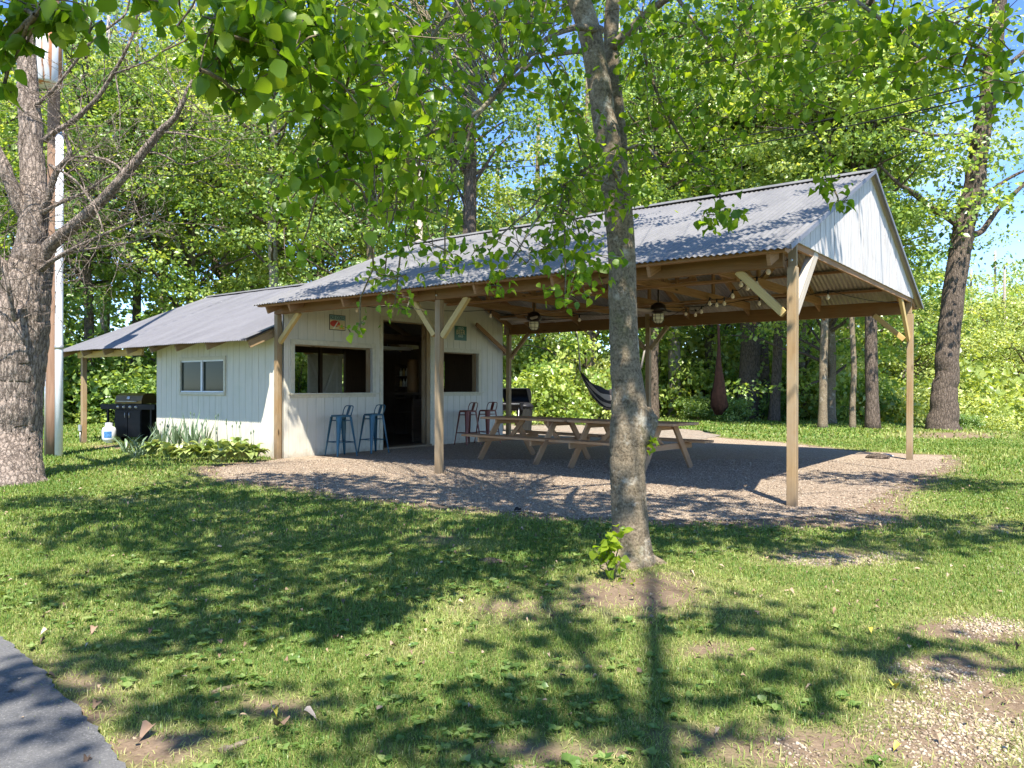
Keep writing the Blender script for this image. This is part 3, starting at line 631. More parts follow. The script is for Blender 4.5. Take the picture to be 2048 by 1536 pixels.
# wall with the hatches and the door (faces the pavilion)
W1, DR, W2 = (.32, 2.21), (2.49, 3.90), (4.15, 5.54)
mb = MB(103)
siding(mb, [(SY0, W1[0], 0, 2.9), (W1[0], W1[1], 0, 1.17), (W1[0], W1[1], 2.06, 2.9), (W1[1], DR[0], 0, 2.9), (DR[0], DR[1], 2.66, 2.9), (DR[1], W2[0], 0, 2.9), (W2[0], W2[1], 0, 1.17), (W2[0], W2[1], 2.07, 2.9), (W2[1], SY1, 0, 2.9)], SX1, 1, .02, 1)
mb.prism([(SX1-.004, -.0, 2.9), (SX1-.004, 6.6, 2.9), (SX1-.004, YR, 4.2)], (-1, 0, 0), .03)
mb.build('hatch_wall', M['siding'], shed)
mb = MB(104); X = SX1
def frame(mb, a0, a1, z0, z1, w, t, ax, f, outw=1, sill=0):
    f0, f1 = sorted((f+outw*.001, f+outw*t))
    def bx(p, q, r, s, e=0):
        lo, hi = ((f0, p, r), (f1+e, q, s)) if ax == 1 else ((p, f0-e, r), (q, f1, s))
        mb.box(lo, hi)
    bx(a0-w, a0, z0, z1); bx(a1, a1+w, z0, z1); bx(a0-w, a1+w, z1+.001, z1+w+.01); bx(a0-w-.02*bool(sill), a1+w+.02*bool(sill), z0-w-.001, z0-.001)
    if sill: bx(a0-w-.03, a1+w+.03, z0-.03, z0, sill)
frame(mb, *W1, 1.17, 2.06, .085, .024, 1, X, 1); mb.box((X-.06, W1[0]-.12, 1.145), (X+.10, W1[1]+.12, 1.172)); mb.build('hatch_trim', M['trim'], shed, .003)
mb = MB(105); frame(mb, *W2, 1.17, 2.07, .085, .024, 1, X, 1); mb.box((X-.06, W2[0]-.12, 1.145), (X+.09, W2[1]+.12, 1.172)); mb.build('hatch_trim', M['trim'], shed, .003)
mb = MB(106); f0 = X+.001
mb.box((f0, DR[0]-.08, .0), (f0+.024, DR[0], 2.66)); mb.box((f0, DR[1]+.001, .0), (f0+.02, DR[1]+.09, 2.66)); mb.box((f0, DR[0]-.08, 2.661), (f0+.024, DR[1]+.09, 2.74)); mb.build('door_trim', M['trim'], shed, .003)
# reveals inside the openings in raw wood
mb = MB(107)
for a0, a1, z0, z1 in ((*W1, 1.172, 2.06), (*W2, 1.172, 2.07), (*DR, .02, 2.66)):
    mb.box((X-.16, a1-.10 if a1 == DR[1] else a1-.022, z0), (X-.062, a1-.001, z1)); mb.box((X-.16, a0+.001, z0), (X-.06, a0+.022, z1)); mb.box((X-.16, a0+.023, z1-.022), (X-.06, a1-.11, z1-.001))
mb.build('opening_reveal', M['post'], shed)
mb = MB(108); mb.box((X-.03, DR[1]-.09, .02), (X+.0, DR[1]-.001, 2.66)); mb.build('door_jamb', M['post'], shed)
mb = MB(109); mb.box((X-.35, DR[0], -.02), (X+.06, DR[1], .045), 1); mb.build('door_sill', M['post'], shed)
# other walls, floor
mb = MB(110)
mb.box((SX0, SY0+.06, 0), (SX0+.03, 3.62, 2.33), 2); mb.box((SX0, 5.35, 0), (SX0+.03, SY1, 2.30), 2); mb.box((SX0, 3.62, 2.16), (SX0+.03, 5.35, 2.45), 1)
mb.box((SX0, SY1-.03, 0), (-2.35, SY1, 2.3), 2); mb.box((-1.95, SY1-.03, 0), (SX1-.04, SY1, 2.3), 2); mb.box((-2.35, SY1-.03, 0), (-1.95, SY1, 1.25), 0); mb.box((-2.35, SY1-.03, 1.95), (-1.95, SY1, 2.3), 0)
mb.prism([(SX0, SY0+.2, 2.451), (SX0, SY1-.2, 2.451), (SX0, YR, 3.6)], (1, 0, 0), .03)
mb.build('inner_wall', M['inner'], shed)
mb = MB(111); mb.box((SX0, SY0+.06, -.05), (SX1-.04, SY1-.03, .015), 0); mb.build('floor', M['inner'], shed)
mb = MB(112); mb.box((-3.42, 3.55, .0), (-3.34, 3.63, 2.7), 2); mb.box((SX0+.04, 5.2, .0), (SX0+.14, 5.30, 2.6), 2)
for x in (-3.6, -2.4, -1.2): mb.box((x, SY0+.4, 2.36), (x+.04, SY1-.4, 2.48), 1)
mb.build('interior_framing', M['inner'], shed)
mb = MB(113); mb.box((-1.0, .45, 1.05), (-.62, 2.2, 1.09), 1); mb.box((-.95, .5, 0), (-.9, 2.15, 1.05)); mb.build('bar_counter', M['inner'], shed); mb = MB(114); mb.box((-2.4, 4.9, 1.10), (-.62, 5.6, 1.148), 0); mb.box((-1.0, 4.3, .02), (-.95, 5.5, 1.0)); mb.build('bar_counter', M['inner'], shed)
# front window
wf = MB(120); frame(wf, -3.47, -1.92, 1.18, 1.82, .06, .028, 0, SY0, -1)
wf.box((-3.52, SY0-.034, 1.13), (-1.87, SY0-.002, 1.178)); win = wf.build('window', M['trim'], shed, .003)
mb = MB(121); mb.box((-2.72, SY0-.022, 1.181), (-2.67, SY0+.01, 1.819), 2); mb.box((-3.47, SY0-.012, 1.79), (-1.92, SY0+.008, 1.819)); mb.box((-3.47, SY0-.012, 1.181), (-1.92, SY0+.008, 1.205)); mb.build('window_frame', M['whitepvc'], win)
mb = MB(122); mb.box((-3.465, SY0+.012, 1.185), (-2.70, SY0+.018, 1.815)); mb.box((-2.69, SY0+.02, 1.185), (-1.93, SY0+.026, 1.815)); mb.build('pane', M['pane'], win)
# shed roof
def sz_(y): return 2.10+(min(y, 2*YR-y)+.6)*.423
mb = MB(); mb.sheet(corrugated(-7.72, -.13, -.6, 2.10, YR, sz_(YR), rows=10)); mb.sheet(corrugated(-7.72, -.13, YR, sz_(YR), 7.2, 2.10, rows=6)); r2 = mb.build('roof', M['roof2'], shed)
mb = MB(); mb.sheet(corrugated(-7.71, -.14, -.59, 2.10, YR, sz_(YR), rows=10, dz=-.006)); mb.sheet(corrugated(-7.71, -.14, YR, sz_(YR), 7.19, 2.10, rows=6, dz=-.006)); mb.build('roof_underside', M['under'], r2)
mb = MB(130)
for s_ in (-1, 1): mb.prism([(-7.73, YR, sz_(YR)+.03), (-.14, YR, sz_(YR)+.03), (-.14, YR+s_*.15, sz_(YR)-.03), (-7.73, YR+s_*.15, sz_(YR)-.03)], (0, 0, 1), .005)
mb.prism([(-.16, -.6, 2.125), (-.16, YR, sz_(YR)+.025), (-.34, YR, sz_(YR)+.022), (-.34, -.6, 2.122)], (0, 0, 1), .004)
mb.build('ridge_cap', M['roof2'], r2)
for i, x in enumerate((-.20, -1.53, -2.59, -3.55, -4.5, -5.52, -6.53, -7.5)):
    mb = MB(140+i)
    for y0 in (-.52, 7.12): mb.beam((x, y0, sz_(y0)-.105), (x, YR, sz_(YR)-.105), .04, .13)
    mb.build('rafter', M['post'], shed)
mb = MB(150); mb.beam((-7.25, -.28, 2.02), (-4.3, -.28, 2.02), .05, .14); mb.build('porch_beam', M['brace'], shed, .004); mb = MB(149); mb.beam((-7.25, 6.6, 2.05), (-4.3, 6.6, 2.05), .05, .14); mb.build('porch_beam', M['brace'], shed, .004)
for i, (x, y) in enumerate(((-6.98, -.28), (-7.1, 6.6))):
    mb = MB(151+i); mb.beam((x, y, -.1), (x, y, 1.962), .10, .10); mb.build('porch_post', M['post'], shed, .005)
# sliding barn door seen through the hatch
bd = thing('barn_door', 'white barn door with a dark V brace seen through the left serving hatch', 'door', (SX0+.1, 4.6, 0))
mb = MB(160); y = 4.02
while y < 5.0: mb.box((SX0+.05, y, .05), (SX0+.07, y+.156, 2.12), 2); y += .16
mb.build('door_panel', M['trim'], bd)
mb = MB(161); xx = SX0+.085
for a, b in (((xx, 4.06, 2.05), (xx, 4.5, 1.10)), ((xx, 4.95, 2.05), (xx, 4.52, 1.10))): mb.beam(a, b, .02, .07)
for y_ in (4.05, 4.95): mb.box((SX0+.0705, y_-.035, .06), (SX0+.075, y_+.035, 2.11), 2)
mb.build('door_brace', M['siding'], bd)
# a few things inside
def tagged(mb, name, m, label, cat, group=None, bevel=0):
    o = mb.build(name, m, None, bevel); return tag(o, label, cat, group)
mb = MB(170); mb.box((-4.36, 5.75, .02), (-3.95, 6.40, 1.9), 2)
sh = thing('drink_shelf', 'dark shelf unit with bottles and pale cartons deep inside the doorway', 'shelf', (-1.55, 6.2, 0))
mb = MB(171)
for z in (.6, .98, 1.28, 1.56, 1.86): mb.box((-3.35, 6.05, z), (-2.75, 6.42, z+.02), 0)
for x in (-3.37, -2.75): mb.box((x, 6.05, .02), (x+.02, 6.42, 1.9), 2)
mb.build('shelf', M['inner'], sh)
for k in range(10):
    x = -3.26+(k % 5)*.11; z = 1.30 if k < 5 else 1.58
    mb = MB(172+k); mb.lathe([(.034, 0), (.036, .11), (.034, .13), (.014, .17), (.013, .21)], (x, 6.18, z), 10)
    tagged(mb, 'bottle', M['siding'] if k % 3 else M['brace'], 'pale bottle standing on the dark shelf inside the doorway', 'bottle', 'bottles on the shelf inside the shed')
mb = MB(185); mb.lathe([(.13, 0), (.145, .1), (.145, .75), (.12, .82)], (-2.05, 5.4, 1.15), 16); 
tagged(mb, 'water_barrel', M['beam'], 'tall orange brown cylinder standing on a dark block inside the doorway', 'barrel')
for x, z, wd in ((-3.5, 1.76, .07), (-1.2, .55, .07)):
    mb = MB(186); mb.box((-1.62, 5.36, z), (-1.60, 5.44, z+.12), 2)
    tagged(mb, 'switch_plate', M['tube'], 'white switch plate %s inside the dark doorway' % ('high up' if z > 1 else 'low down'), 'switch')
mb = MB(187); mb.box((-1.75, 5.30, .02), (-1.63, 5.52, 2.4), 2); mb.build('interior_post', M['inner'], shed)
for k, (x, y, l) in enumerate(((-2.2, 3.3, 1.1), (-3.2, 1.3, .9), (-2.4, 5.2, 1.0))):
    ft = thing('strip_light', ['white strip light hanging inside above the doorway', 'white strip light inside behind the left hatch', 'white strip light inside behind the right hatch'][k], 'light', (x, y, 2.2))
    mb = MB(190+k); mb.box((x-.06, y-l/2, 2.24), (x+.06, y+l/2, 2.29), 1); mb.build('housing', M['tube'], ft)
    mb = MB(193+k); mb.tube([(x, y-l/2+.03, 2.225), (x, y+l/2-.03, 2.225)], .014, 8); mb.build('tube', M['tube'], ft)
    mb = MB(196+k); mb.tube([(x, y-l/3, 2.29), (x, y-l/3, 2.42)], .005, 5); mb.build('chain', M['steel'], ft); mb = MB(199+k); mb.tube([(x, y+l/3, 2.29), (x, y+l/3, 2.42)], .005, 5); mb.build('chain', M['steel'], ft)
# ================================================================ SIGNS
def text(s, size, loc, m, parent, name='lettering', xs=1.0, ext=.001):
    """lettering on the wall that faces +X: reads along +Y"""
    cu = bpy.data.curves.new('t', 'FONT'); cu.body = s; cu.size = size; cu.align_x = 'CENTER'; cu.align_y = 'CENTER'; cu.extrude = ext; cu.resolution_u = 3
    o = bpy.data.objects.new('t', cu); COL.objects.link(o); dg = bpy.context.evaluated_depsgraph_get(); me = bpy.data.meshes.new_from_object(o.evaluated_get(dg)); bpy.data.objects.remove(o)
    me.name = name; me.materials.clear(); me.materials.append(m); root = parent
    while root.parent is not None: root = root.parent
    c = np.array(loc)-ORG[root]
    for v in me.vertices: x, y, z = v.co; v.co = (c[0]+z, c[1]+x*xs, c[2]+y)
    q = bpy.data.objects.new(name, me); COL.objects.link(q); q.parent = parent; return q
M['sign_blue'] = plain('sign_pale_blue', (0.20, 0.33, 0.34), 0.5); M['sign_cream'] = plain('sign_cream', (0.55, 0.45, 0.27), 0.5); M['sign_green'] = plain('sign_dark_green', (0.015, 0.10, 0.075), 0.4)
M['sign_gold'] = plain('sign_gold', (0.55, 0.33, 0.05), 0.5); M['sign_ink'] = plain('sign_black_ink', (0.01, 0.015, 0.02), 0.5); M['sign_white'] = plain('sign_white_ink', (0.62, 0.68, 0.62), 0.5)
s1 = thing('tin_sign', 'square tin sign reading ICE COLD over a red oval, above the left hatch', 'sign', (SX1, 1.31, 2.37)); y0, y1, z0, z1 = 1.12, 1.51, 2.37, 2.665
mb = MB(); mb.box((SX1+.002, y0, z0), (SX1+.008, y1, z1)); mb.build('plate', M['sign_ink'], s1)
mb = MB(); mb.box((SX1+.0085, y0+.012, z0+.012), (SX1+.0095, y1-.012, z0+.195)); mb.build('cream_field', M['sign_cream'], s1)
mb = MB(); mb.box((SX1+.0085, y0+.012, z0+.196), (SX1+.0095, y1-.012, z1-.012)); mb.build('blue_field', M['sign_blue'], s1)
mb = MB(); c = (SX1+.010, 1.265, z0+.125); mb.prism([(c[0], c[1]+.12*math.cos(a)-.01, c[2]+.062*math.sin(a)) for a in np.linspace(0, 2*PI, 24)[:-1]], (1, 0, 0), .001); mb.build('red_oval', M['red'], s1)
mb = MB(); mb.prism([(c[0]+.0015, 1.20, z0+.02), (c[0]+.0015, 1.23, z0+.02), (c[0]+.0015, 1.33, z0+.16), (c[0]+.0015, 1.31, z0+.165)], (1, 0, 0), .0008); mb.build('pale_slash', M['sign_white'], s1)
text('ICE COLD', .085, (SX1+.0105, 1.315, z0+.238), M['sign_ink'], s1, xs=.9)
mb = MB(); mb.box((SX1+.0105, 1.36, z0+.03), (SX1+.0115, 1.48, z0+.07)); mb.box((SX1+.0105, 1.30, z0+.085), (SX1+.0115, 1.44, z0+.105)); mb.build('gold_bars', M['sign_gold'], s1)
s2 = thing('beer_sign', 'dark green tin sign with BEER in cream letters above the right hatch', 'sign', (SX1, 4.9, 2.35)); y0, y1, z0, z1 = 4.70, 5.12, 2.35, 2.68
mb = MB(); mb.box((SX1+.002, y0, z0), (SX1+.008, y1, z1)); mb.build('plate', M['sign_green'], s2)
text('COLD', .075, (SX1+.009, 4.91, z1-.055), M['sign_white'], s2); text('BEER', .15, (SX1+.009, 4.91, z1-.145), M['sign_cream'], s2, xs=.95); text('SOLD', .065, (SX1+.009, 4.91, z1-.235), M['sign_white'], s2)
# ================================================================ FANS AND STRING LIGHTS
def make_fan(label, x, y, rot):
    f = thing('ceiling_fan', label, 'ceiling fan', (x, y, 2.6), 0, 'ceiling fans under the pavilion roof', local=True)
    mb = MB(); mb.lathe([(.07, .40), (.075, .36), (.05, .33), (.015, .32)], (0, 0, 0), 16); mb.tube([(0, 0, .33), (0, 0, .08)], .013, 8); mb.build('downrod', M['bronze'], f)
    mb = MB(); mb.lathe([(.02, .10), (.07, .085), (.12, .04), (.135, -.02), (.12, -.07), (.07, -.09), (.0, -.09)], (0, 0, 0), 24); mb.build('motor', M['bronze'], f)
    for k in range(5):
        a = rot+k*2*PI/5; c, s = math.cos(a), math.sin(a)
        g_ = []
        for r, wd in ((.16, .035), (.24, .055), (.45, .07), (.62, .066), (.66, .04)):
            g_.append([(c*r-s*t*wd, s*r+c*t*wd, -.055+.012*t) for t in (-1, 0, 1)])
        mb = MB(); mb.sheet(g_); top_ = [[(p[0], p[1], p[2]-.008) for p in q] for q in g_]; mb.sheet(top_); bl = mb.build('blade', M['fanblade'], f)
        mb = MB(); mb.beam((c*.1, s*.1, -.05), (c*.22, s*.22, -.05), .03, .012); mb.build('blade_arm', M['bronze'], bl)
    lk = MB(); lk.lathe([(.085, -.10), (.09, -.12), (.085, -.20), (.05, -.245), (0, -.25)], (0, 0, 0), 18); l_ = lk.build('light_bowl', M['lampglass'], f)
    mb = MB()
    for k in range(8):
        a = k*PI/4; mb.tube([(math.cos(a)*r, math.sin(a)*r, z) for r, z in ((.10, -.09), (.105, -.14), (.098, -.21), (.055, -.262), (.0, -.27))], .004, 5)
    for r, z in ((.105, -.14), (.098, -.205)): mb.tube([(math.cos(a)*r, math.sin(a)*r, z) for a in np.linspace(0, 2*PI, 17)], .004, 5, False)
    mb.build('cage', M['bronze'], l_); return f
make_fan('bronze ceiling fan with cage light, left of the near tree trunk', 3.17, 3.3, .3)
make_fan('bronze ceiling fan with cage light, just right of the near tree trunk', 5.72, 3.3, .75)
for x in (3.17, 5.72): mb = MB(); mb.beam((x-.68, 3.3, 3.02), (x+.68, 3.3, 3.02), .04, .05); mb.build('fan_rail', M['dark_wood'], pav)
sl = thing('string_lights', 'black string light cord with frosted round bulbs looped under the pavilion roof', 'string lights', (6, 3, 2.8))
BULB = [(8.46, .64), (7.96, 1.67), (7.73, 1.96), (7.79, 1.55), (7.21, 2.76), (6.73, 3.64), (6.54, 3.79), (6.54, 3.5), (5.88, 4.7), (5.55, 5.19), (5.49, 4.9)]
B2 = [(8.31, 3.76), (7.18, 3.99), (5.2, 4.5), (3.22, 4.81), (2.6, 3.9), (2.35, 3.03), (1.56, 1.2), (1.14, .76)]
def swag(pts, top, m):
    mb = MB(); P = []
    for i in range(len(pts)-1):
        a, b = np.array([*pts[i], top]), np.array([*pts[i+1], top]); 
        for k in range(4): t = k/4; P.append(a+(b-a)*t-np.array([0, 0, .06*4*t*(1-t)*min(1.0, np.linalg.norm(b-a)*1.5)]))
    P.append(np.array([*pts[-1], top])); mb.tube(P, .006, 5); mb.build('cord', M['wire'], sl)
swag([(8.93, .1)]+sorted(BULB, key=lambda p: -p[0])+[(3.9, 6.5)], 2.74, None); swag([(8.93, 6.4)]+B2+[(.2, .3)], 2.75, None)
for (x, y) in BULB+B2:
    mb = MB(); mb.lathe([(.0, -.137), (.017, -.132), (.028, -.112), (.026, -.092), (.015, -.07), (.012, -.055)], (x, y, 2.74), 12); b_ = mb.build('bulb', M['bulb'], sl)
    mb = MB(); mb.tube([(x, y, 2.74), (x, y, 2.675)], .013, 8); mb.build('socket', M['blackmatte'], b_)
# ================================================================ STOOLS
def make_stool(m, rest):
    root = thing('bar_stool', 'x', 'bar stool', (0, 0, 0), 0, 'metal bar stools at the hatches', local=True)
    H = .76; tp, bt = .135, .215
    mb = MB(); mb.lathe([(0, 0), (.0001, 0)], (0, 0, 0), 3) if 0 else None
    P = []
    for k in range(32):
        a = 2*PI*k/32; c, s = math.cos(a), math.sin(a); q = .155/max(abs(c)**4+abs(s)**4, 1e-9)**.25; P.append((c*q, s*q))
    vs = [(x, y, H-.035) for x, y in P]+[(x, y, H-.006) for x, y in P]+[(x*.94, y*.94, H) for x, y in P]+[(x*.8, y*.8, H-.006) for x, y in P]
    fs = [(r*32+k, r*32+(k+1) % 32, (r+1)*32+(k+1) % 32, (r+1)*32+k) for r in range(3) for k in range(32)]+[tuple(96+k for k in range(32))]
    mb.add(vs, fs, None, False); mb.build('seat', m, root)
    for sx in (-1, 1):
        for sy in (-1, 1):
            mb = MB(); a = np.array([sx*tp, sy*tp, H-.03]); b = np.array([sx*bt, sy*bt, 0]); d = norm((b-a)*np.array([1, 1, 0])); n_ = np.array([-d[1], d[0], 0])
            vs = []; K = 6
            for i in range(K+1):
                t = i/K; c = a+(b-a)*t; wd = .056*(1-t)+.017*t
                vs += [c-n_*wd-d*.022*(1-t*.5), c-n_*wd*.45+d*.006, c+n_*wd*.45+d*.006, c+n_*wd-d*.022*(1-t*.5)]
            fs = [(i*4+j, i*4+j+1, i*4+j+5, i*4+j+4) for i in range(K) for j in range(3)]
            mb.add(vs, fs, None, False); mb.add([v-d*.004 for v in vs], [f[::-1] for f in fs], None, False); lg = mb.build('leg', m, root)
            mb = MB(); mb.tube([b+np.array([0, 0, .012]), b], .014, 8); mb.build('foot_cap', M['blackmatte'], lg)
    for z, nm in ((.26, 'foot_rail'), (.66, 'brace_rail')):
        q = bt+(tp-bt)*z/(H-.03)-.012; mb = MB(); cs = [(-q, -q), (q, -q), (q, q), (-q, q), (-q, -q)]
        for a, b in zip(cs, cs[1:]): mb.tube([(*a, z), (*b, z)], .0085, 6)
        mb.build(nm, m, root)
    mb = MB(); pts = [(-.14, .12, H-.02), (-.15, .148, H+.08), (-.135, .175, H+.15), (-.10, .185, H+.165), (0, .19, H+.168), (.10, .185, H+.165), (.135, .175, H+.15), (.15, .148, H+.08), (.14, .12, H-.02)]
    mb.tube(pts, .0095, 8); mb.build('back_rail', m, root)
    mb = MB(); mb.sheet([[(-.035, .125, H-.01), (.035, .125, H-.01)], [(-.042, .165, H+.10), (.042, .165, H+.10)], [(-.036, .19, H+.165), (.036, .19, H+.165)]]); mb.sheet([[(-.035, .13, H-.01), (.035, .13, H-.01)], [(-.042, .17, H+.10), (.042, .17, H+.10)], [(-.036, .195, H+.165), (.036, .195, H+.165)]]); mb.build('back_plate', m, root)
    return root
st = make_stool(M['blue'], None); st.location = (.40, 1.03, .006); st.rotation_euler = (0, 0, rad(-8)); st['label'] = 'teal blue metal bar stool with low back, left one below the left hatch'
s_ = copy_tree(st); s_.location = (.36, 1.87, .006); s_.rotation_euler = (0, 0, rad(-6)); s_['label'] = 'teal blue metal bar stool with low back beside the open doorway'
st = make_stool(M['rust'], None); st.location = (.42, 4.62, .006); st.rotation_euler = (0, 0, rad(-10)); st['label'] = 'rust red metal bar stool partly behind the timber post under the right hatch'
s_ = copy_tree(st); s_.location = (.50, 5.22, .006); s_.rotation_euler = (0, 0, rad(-4)); s_['label'] = 'rust red metal bar stool nearest the picnic table'
# ================================================================ PICNIC TABLES
def make_table():
    root = thing('picnic_table', 'x', 'picnic table', (0, 0, 0), 0, 'brown picnic tables under the pavilion', local=True); Lh = .99
    mb = MB(5)
    for k in range(5): y = -.30+k*.15; mb.beam((-Lh, y, .72), (Lh, y, .72), .143, .038)
    mb.build('tabletop', M['table'], root, .004)
    for s in (-1, 1):
        mb = MB(6+s)
        for k in (0, 1): y = s*(.62+k*.145); mb.beam((-Lh, y, .425), (Lh, y, .425), .138, .038)
        mb.build('bench', M['table'], root, .004)
    for x in (-.66, .66):
        for s in (-1, 1):
            mb = MB(int(9+x*5+s)); mb.beam((x, s*.70, 0.0), (x, s*.20, .698), .038, .105, up=(0, 1, .5)); mb.build('leg', M['table'], root, .003)
        xi = x+(.04 if x < 0 else -.04)
        mb = MB(13); mb.beam((xi, -.77, .36), (xi, .77, .36), .036, .09); mb.build('bench_support', M['table'], root, .003)
        mb = MB(14); mb.beam((xi, -.34, .66), (xi, .34, .66), .036, .08); mb.build('top_support', M['table'], root, .003)
        mb = MB(15); mb.beam((xi*.93, 0, .37), (xi*.42, 0, .69), .036, .08); mb.build('brace', M['table'], root, .003)
    return root
t1 = make_table(); t1.location = (3.66, 2.62, .006); t1.rotation_euler = (0, 0, rad(-7)); t1['label'] = 'brown picnic table with attached benches, the one nearer the bar stools'
t2 = copy_tree(t1); t2.location = (5.70, 2.38, .006); t2.rotation_euler = (0, 0, rad(-6)); t2['label'] = 'brown picnic table with attached benches, partly hidden by the near tree trunk'
# ================================================================ GRILLS, TANK
p = gnd(248, 884); gc = np.array([-6.35, .55, 0])
gr = thing('gas_grill', 'black gas grill with brown lid and side shelves under the porch roof', 'grill', (0, 0, 0), 0, None, local=True)
mb = MB(); mb.box((-.36, -.24, .12), (.36, .24, .80)); mb.build('cabinet', M['black'], gr, .01)
for x in (-.18, .18):
    mb = MB(); mb.box((x-.172, -.262, .14), (x+.172, -.243, .76)); d_ = mb.build('door', M['black'], gr, .005); mb = MB(); mb.tube([(x-.12*np.sign(x), -.275, .6), (x-.12*np.sign(x), -.275, .72)], .008, 6); mb.build('handle', M['steel'], d_)
mb = MB(); mb.box((-.75, -.27, .80), (.75, -.20, .93)); mb.box((-.36, -.199, .801), (.36, .26, .93)); mb.build('control_panel', M['black'], gr, .006)
for x in (-.25, -.085, .085, .25):
    mb = MB(); mb.lathe([(.034, 0), (.034, .008), (.022, .012), (.018, .035), (0, .036)], (x, -.271, .865), 16, (0, -1, 0)); kn = mb.build('knob', M['steel'], gr)
for s in (-1, 1):
    mb = MB(); mb.box((min(s*.37, s*.75), -.199, .90), (max(s*.37, s*.75), .24, .925)); mb.build('side_shelf', M['black'], gr, .004)
    mb = MB(); mb.box((s*.60-.02, -.22, .03), (s*.60+.02, -.18, .80)); mb.box((s*.6-.02, .18, .03), (s*.6+.02, .22, .9)); mb.build('leg', M['black'], gr)
mb = MB(); pr = [(-.24, .94), (-.245, 1.02), (-.20, 1.14), (-.10, 1.20), (.14, 1.20), (.24, 1.10), (.25, .94)]; mb.prism([(-.37, a, b) for a, b in pr], (1, 0, 0), .74); mb.build('lid', plain('bronze_grill_lid', (.16, .115, .05), .35, .5), gr, .008)
mb = MB(); mb.tube([(-.26, -.245, 1.0), (-.26, -.29, 1.0), (.26, -.29, 1.0), (.26, -.245, 1.0)], .011, 8); mb.build('lid_handle', M['steel'], gr)
mb = MB(); mb.lathe([(.045, 0), (.045, .006), (.035, .008), (0, .008)], (0, -.225, 1.09), 18, norm((0, -1, .4))); mb.build('lid_badge', M['steel'], gr)
for x in (-.36, .36):
    mb = MB(); mb.lathe([(.0, -.02), (.08, -.02), (.085, 0), (.08, .02), (0, .02)], (x, -.0, .085), 18, (1, 0, 0)); mb.build('wheel', M['blackmatte'], gr)
mb = MB(); mb.tube([(-.5, .0, .85), (-.52, -.1, .55), (-.45, -.12, .35), (-.5, -.16, .42)], .008, 6); mb.build('gas_hose', M['blackmatte'], gr)
gr.scale = (1.08, 1, .95); gr.location = (-6.52, .70, 0); gr.rotation_euler = (0, 0, rad(18))
tk = thing('propane_tank', 'white propane tank with a blue label standing on the grass by the grill', 'gas tank', (-6.62, .12, 0), 0, None, local=True)
mb = MB(); mb.lathe([(.0, .03), (.12, .035), (.15, .09), (.152, .28), (.13, .345), (.07, .375), (0, .38)], (0, 0, 0), 24); mb.build('cylinder', M['whitepvc'], tk)
mb = MB(); mb.lathe([(.10, .0), (.10, .04)], (0, 0, 0), 24); mb.build('foot_ring', M['whitepvc'], tk)
mb = MB(); n_ = 20
vs = []
for z in (.37, .46):
    for k in range(n_+1): a = rad(-60+300*k/n_)+PI; vs.append((.085*math.cos(a), .085*math.sin(a), z))
mb.add(vs, [(k, k+1, k+n_+2, k+n_+1) for k in range(n_)], None, True); mb.build('collar', M['whitepvc'], tk)
mb = MB(); mb.tube([(0, 0, .37), (0, 0, .43)], .018, 8); mb.tube([(0, 0, .43), (0, 0, .445)], .032, 10); mb.build('valve', M['steel'], tk)
mb = MB(); vs = []; cdir = math.atan2(CAM[1]-.12, CAM[0]+6.62)
for z in (.12, .27):
    for k in range(9): a = cdir-.75+1.1*k/8; vs.append((.1545*math.cos(a), .1545*math.sin(a), z))
mb.add(vs, [(k, k+1, k+10, k+9) for k in range(8)], None, True); mb.build('label_band', plain('tank_label_blue', (.05, .16, .36), .4, 0, .5, 30), tk)
sp = np.array([-6.98, -.28, 0])
ob = thing('outlet_box', 'grey metal outlet box fixed low on the left porch post', 'outlet', (-6.98, -.36, .3)); mb = MB(); mb.box((-7.03, -.385, .28), (-6.93, -.345, .42)); mb.build('box', M['steel'], ob, .004); mb = MB(); mb.tube([(-6.98, -.36, .28), (-6.98, -.36, 0)], .012, 6); mb.build('conduit', M['steel'], ob)
fr = thing('wooden_frame', 'brown wooden picture frame with dark glass leaning behind the gas grill', 'frame', (-7.6, 3.2, 0))
mb = MB(); a, b = np.array([-7.35, 3.35, 0]), np.array([-6.65, 3.85, 0]); up_ = np.array([0, 0, 1])
for z in (.45, 1.32): mb.beam(a+up_*z, b+up_*z, .05, .09)
for q in (a, b): mb.beam(q+up_*0, q+up_*1.36, .05, .09)
mb.build('frame', M['table'], fr); mb = MB(); mb.prism([a+up_*.5, b+up_*.5, b+up_*1.3, a+up_*1.3], (.5, -.6, 0), .01); mb.build('pane', M['pane'], fr)
# back grill and bin
bg_ = thing('barrel_grill', 'black barrel grill with its lid raised beyond the back corner post', 'grill', tuple(gnd(1021, 863)), rad(10), None, local=True)
def half(z0, a0, a1, r, l): return [[(x, r*math.cos(a), z0+r*math.sin(a)) for a in np.linspace(a0, a1, 12)] for x in (-l, l)]
mb = MB(); mb.sheet(half(.84, PI, 2*PI, .24, .42)); mb.sheet([[(x, p[1]*.96, p[2]+.01) for p in q] for q, x in zip(half(.84, PI, 2*PI, .24, .42), (-.42, .42))])
for x in (-.42, .42): mb.prism([(x, .24*math.cos(a), .84+.24*math.sin(a)) for a in np.linspace(PI, 2*PI, 12)], (1, 0, 0), .01)
mb.build('firebox', M['black'], bg_)
mb = MB(); L_ = lambda p: (p[0], p[1]*.55-p[2]*.0+.30, p[2]+.12)
mb.sheet([[(x, .30+.24*math.cos(a), 1.02+.24*math.sin(a)) for a in np.linspace(-.35*PI, .65*PI, 12)] for x in (-.42, .42)])
for x in (-.42, .41): mb.prism([(x, .30+.24*math.cos(a), 1.02+.24*math.sin(a)) for a in np.linspace(-.35*PI, .65*PI, 12)], (1, 0, 0), .01)
mb.build('lid', M['black'], bg_)
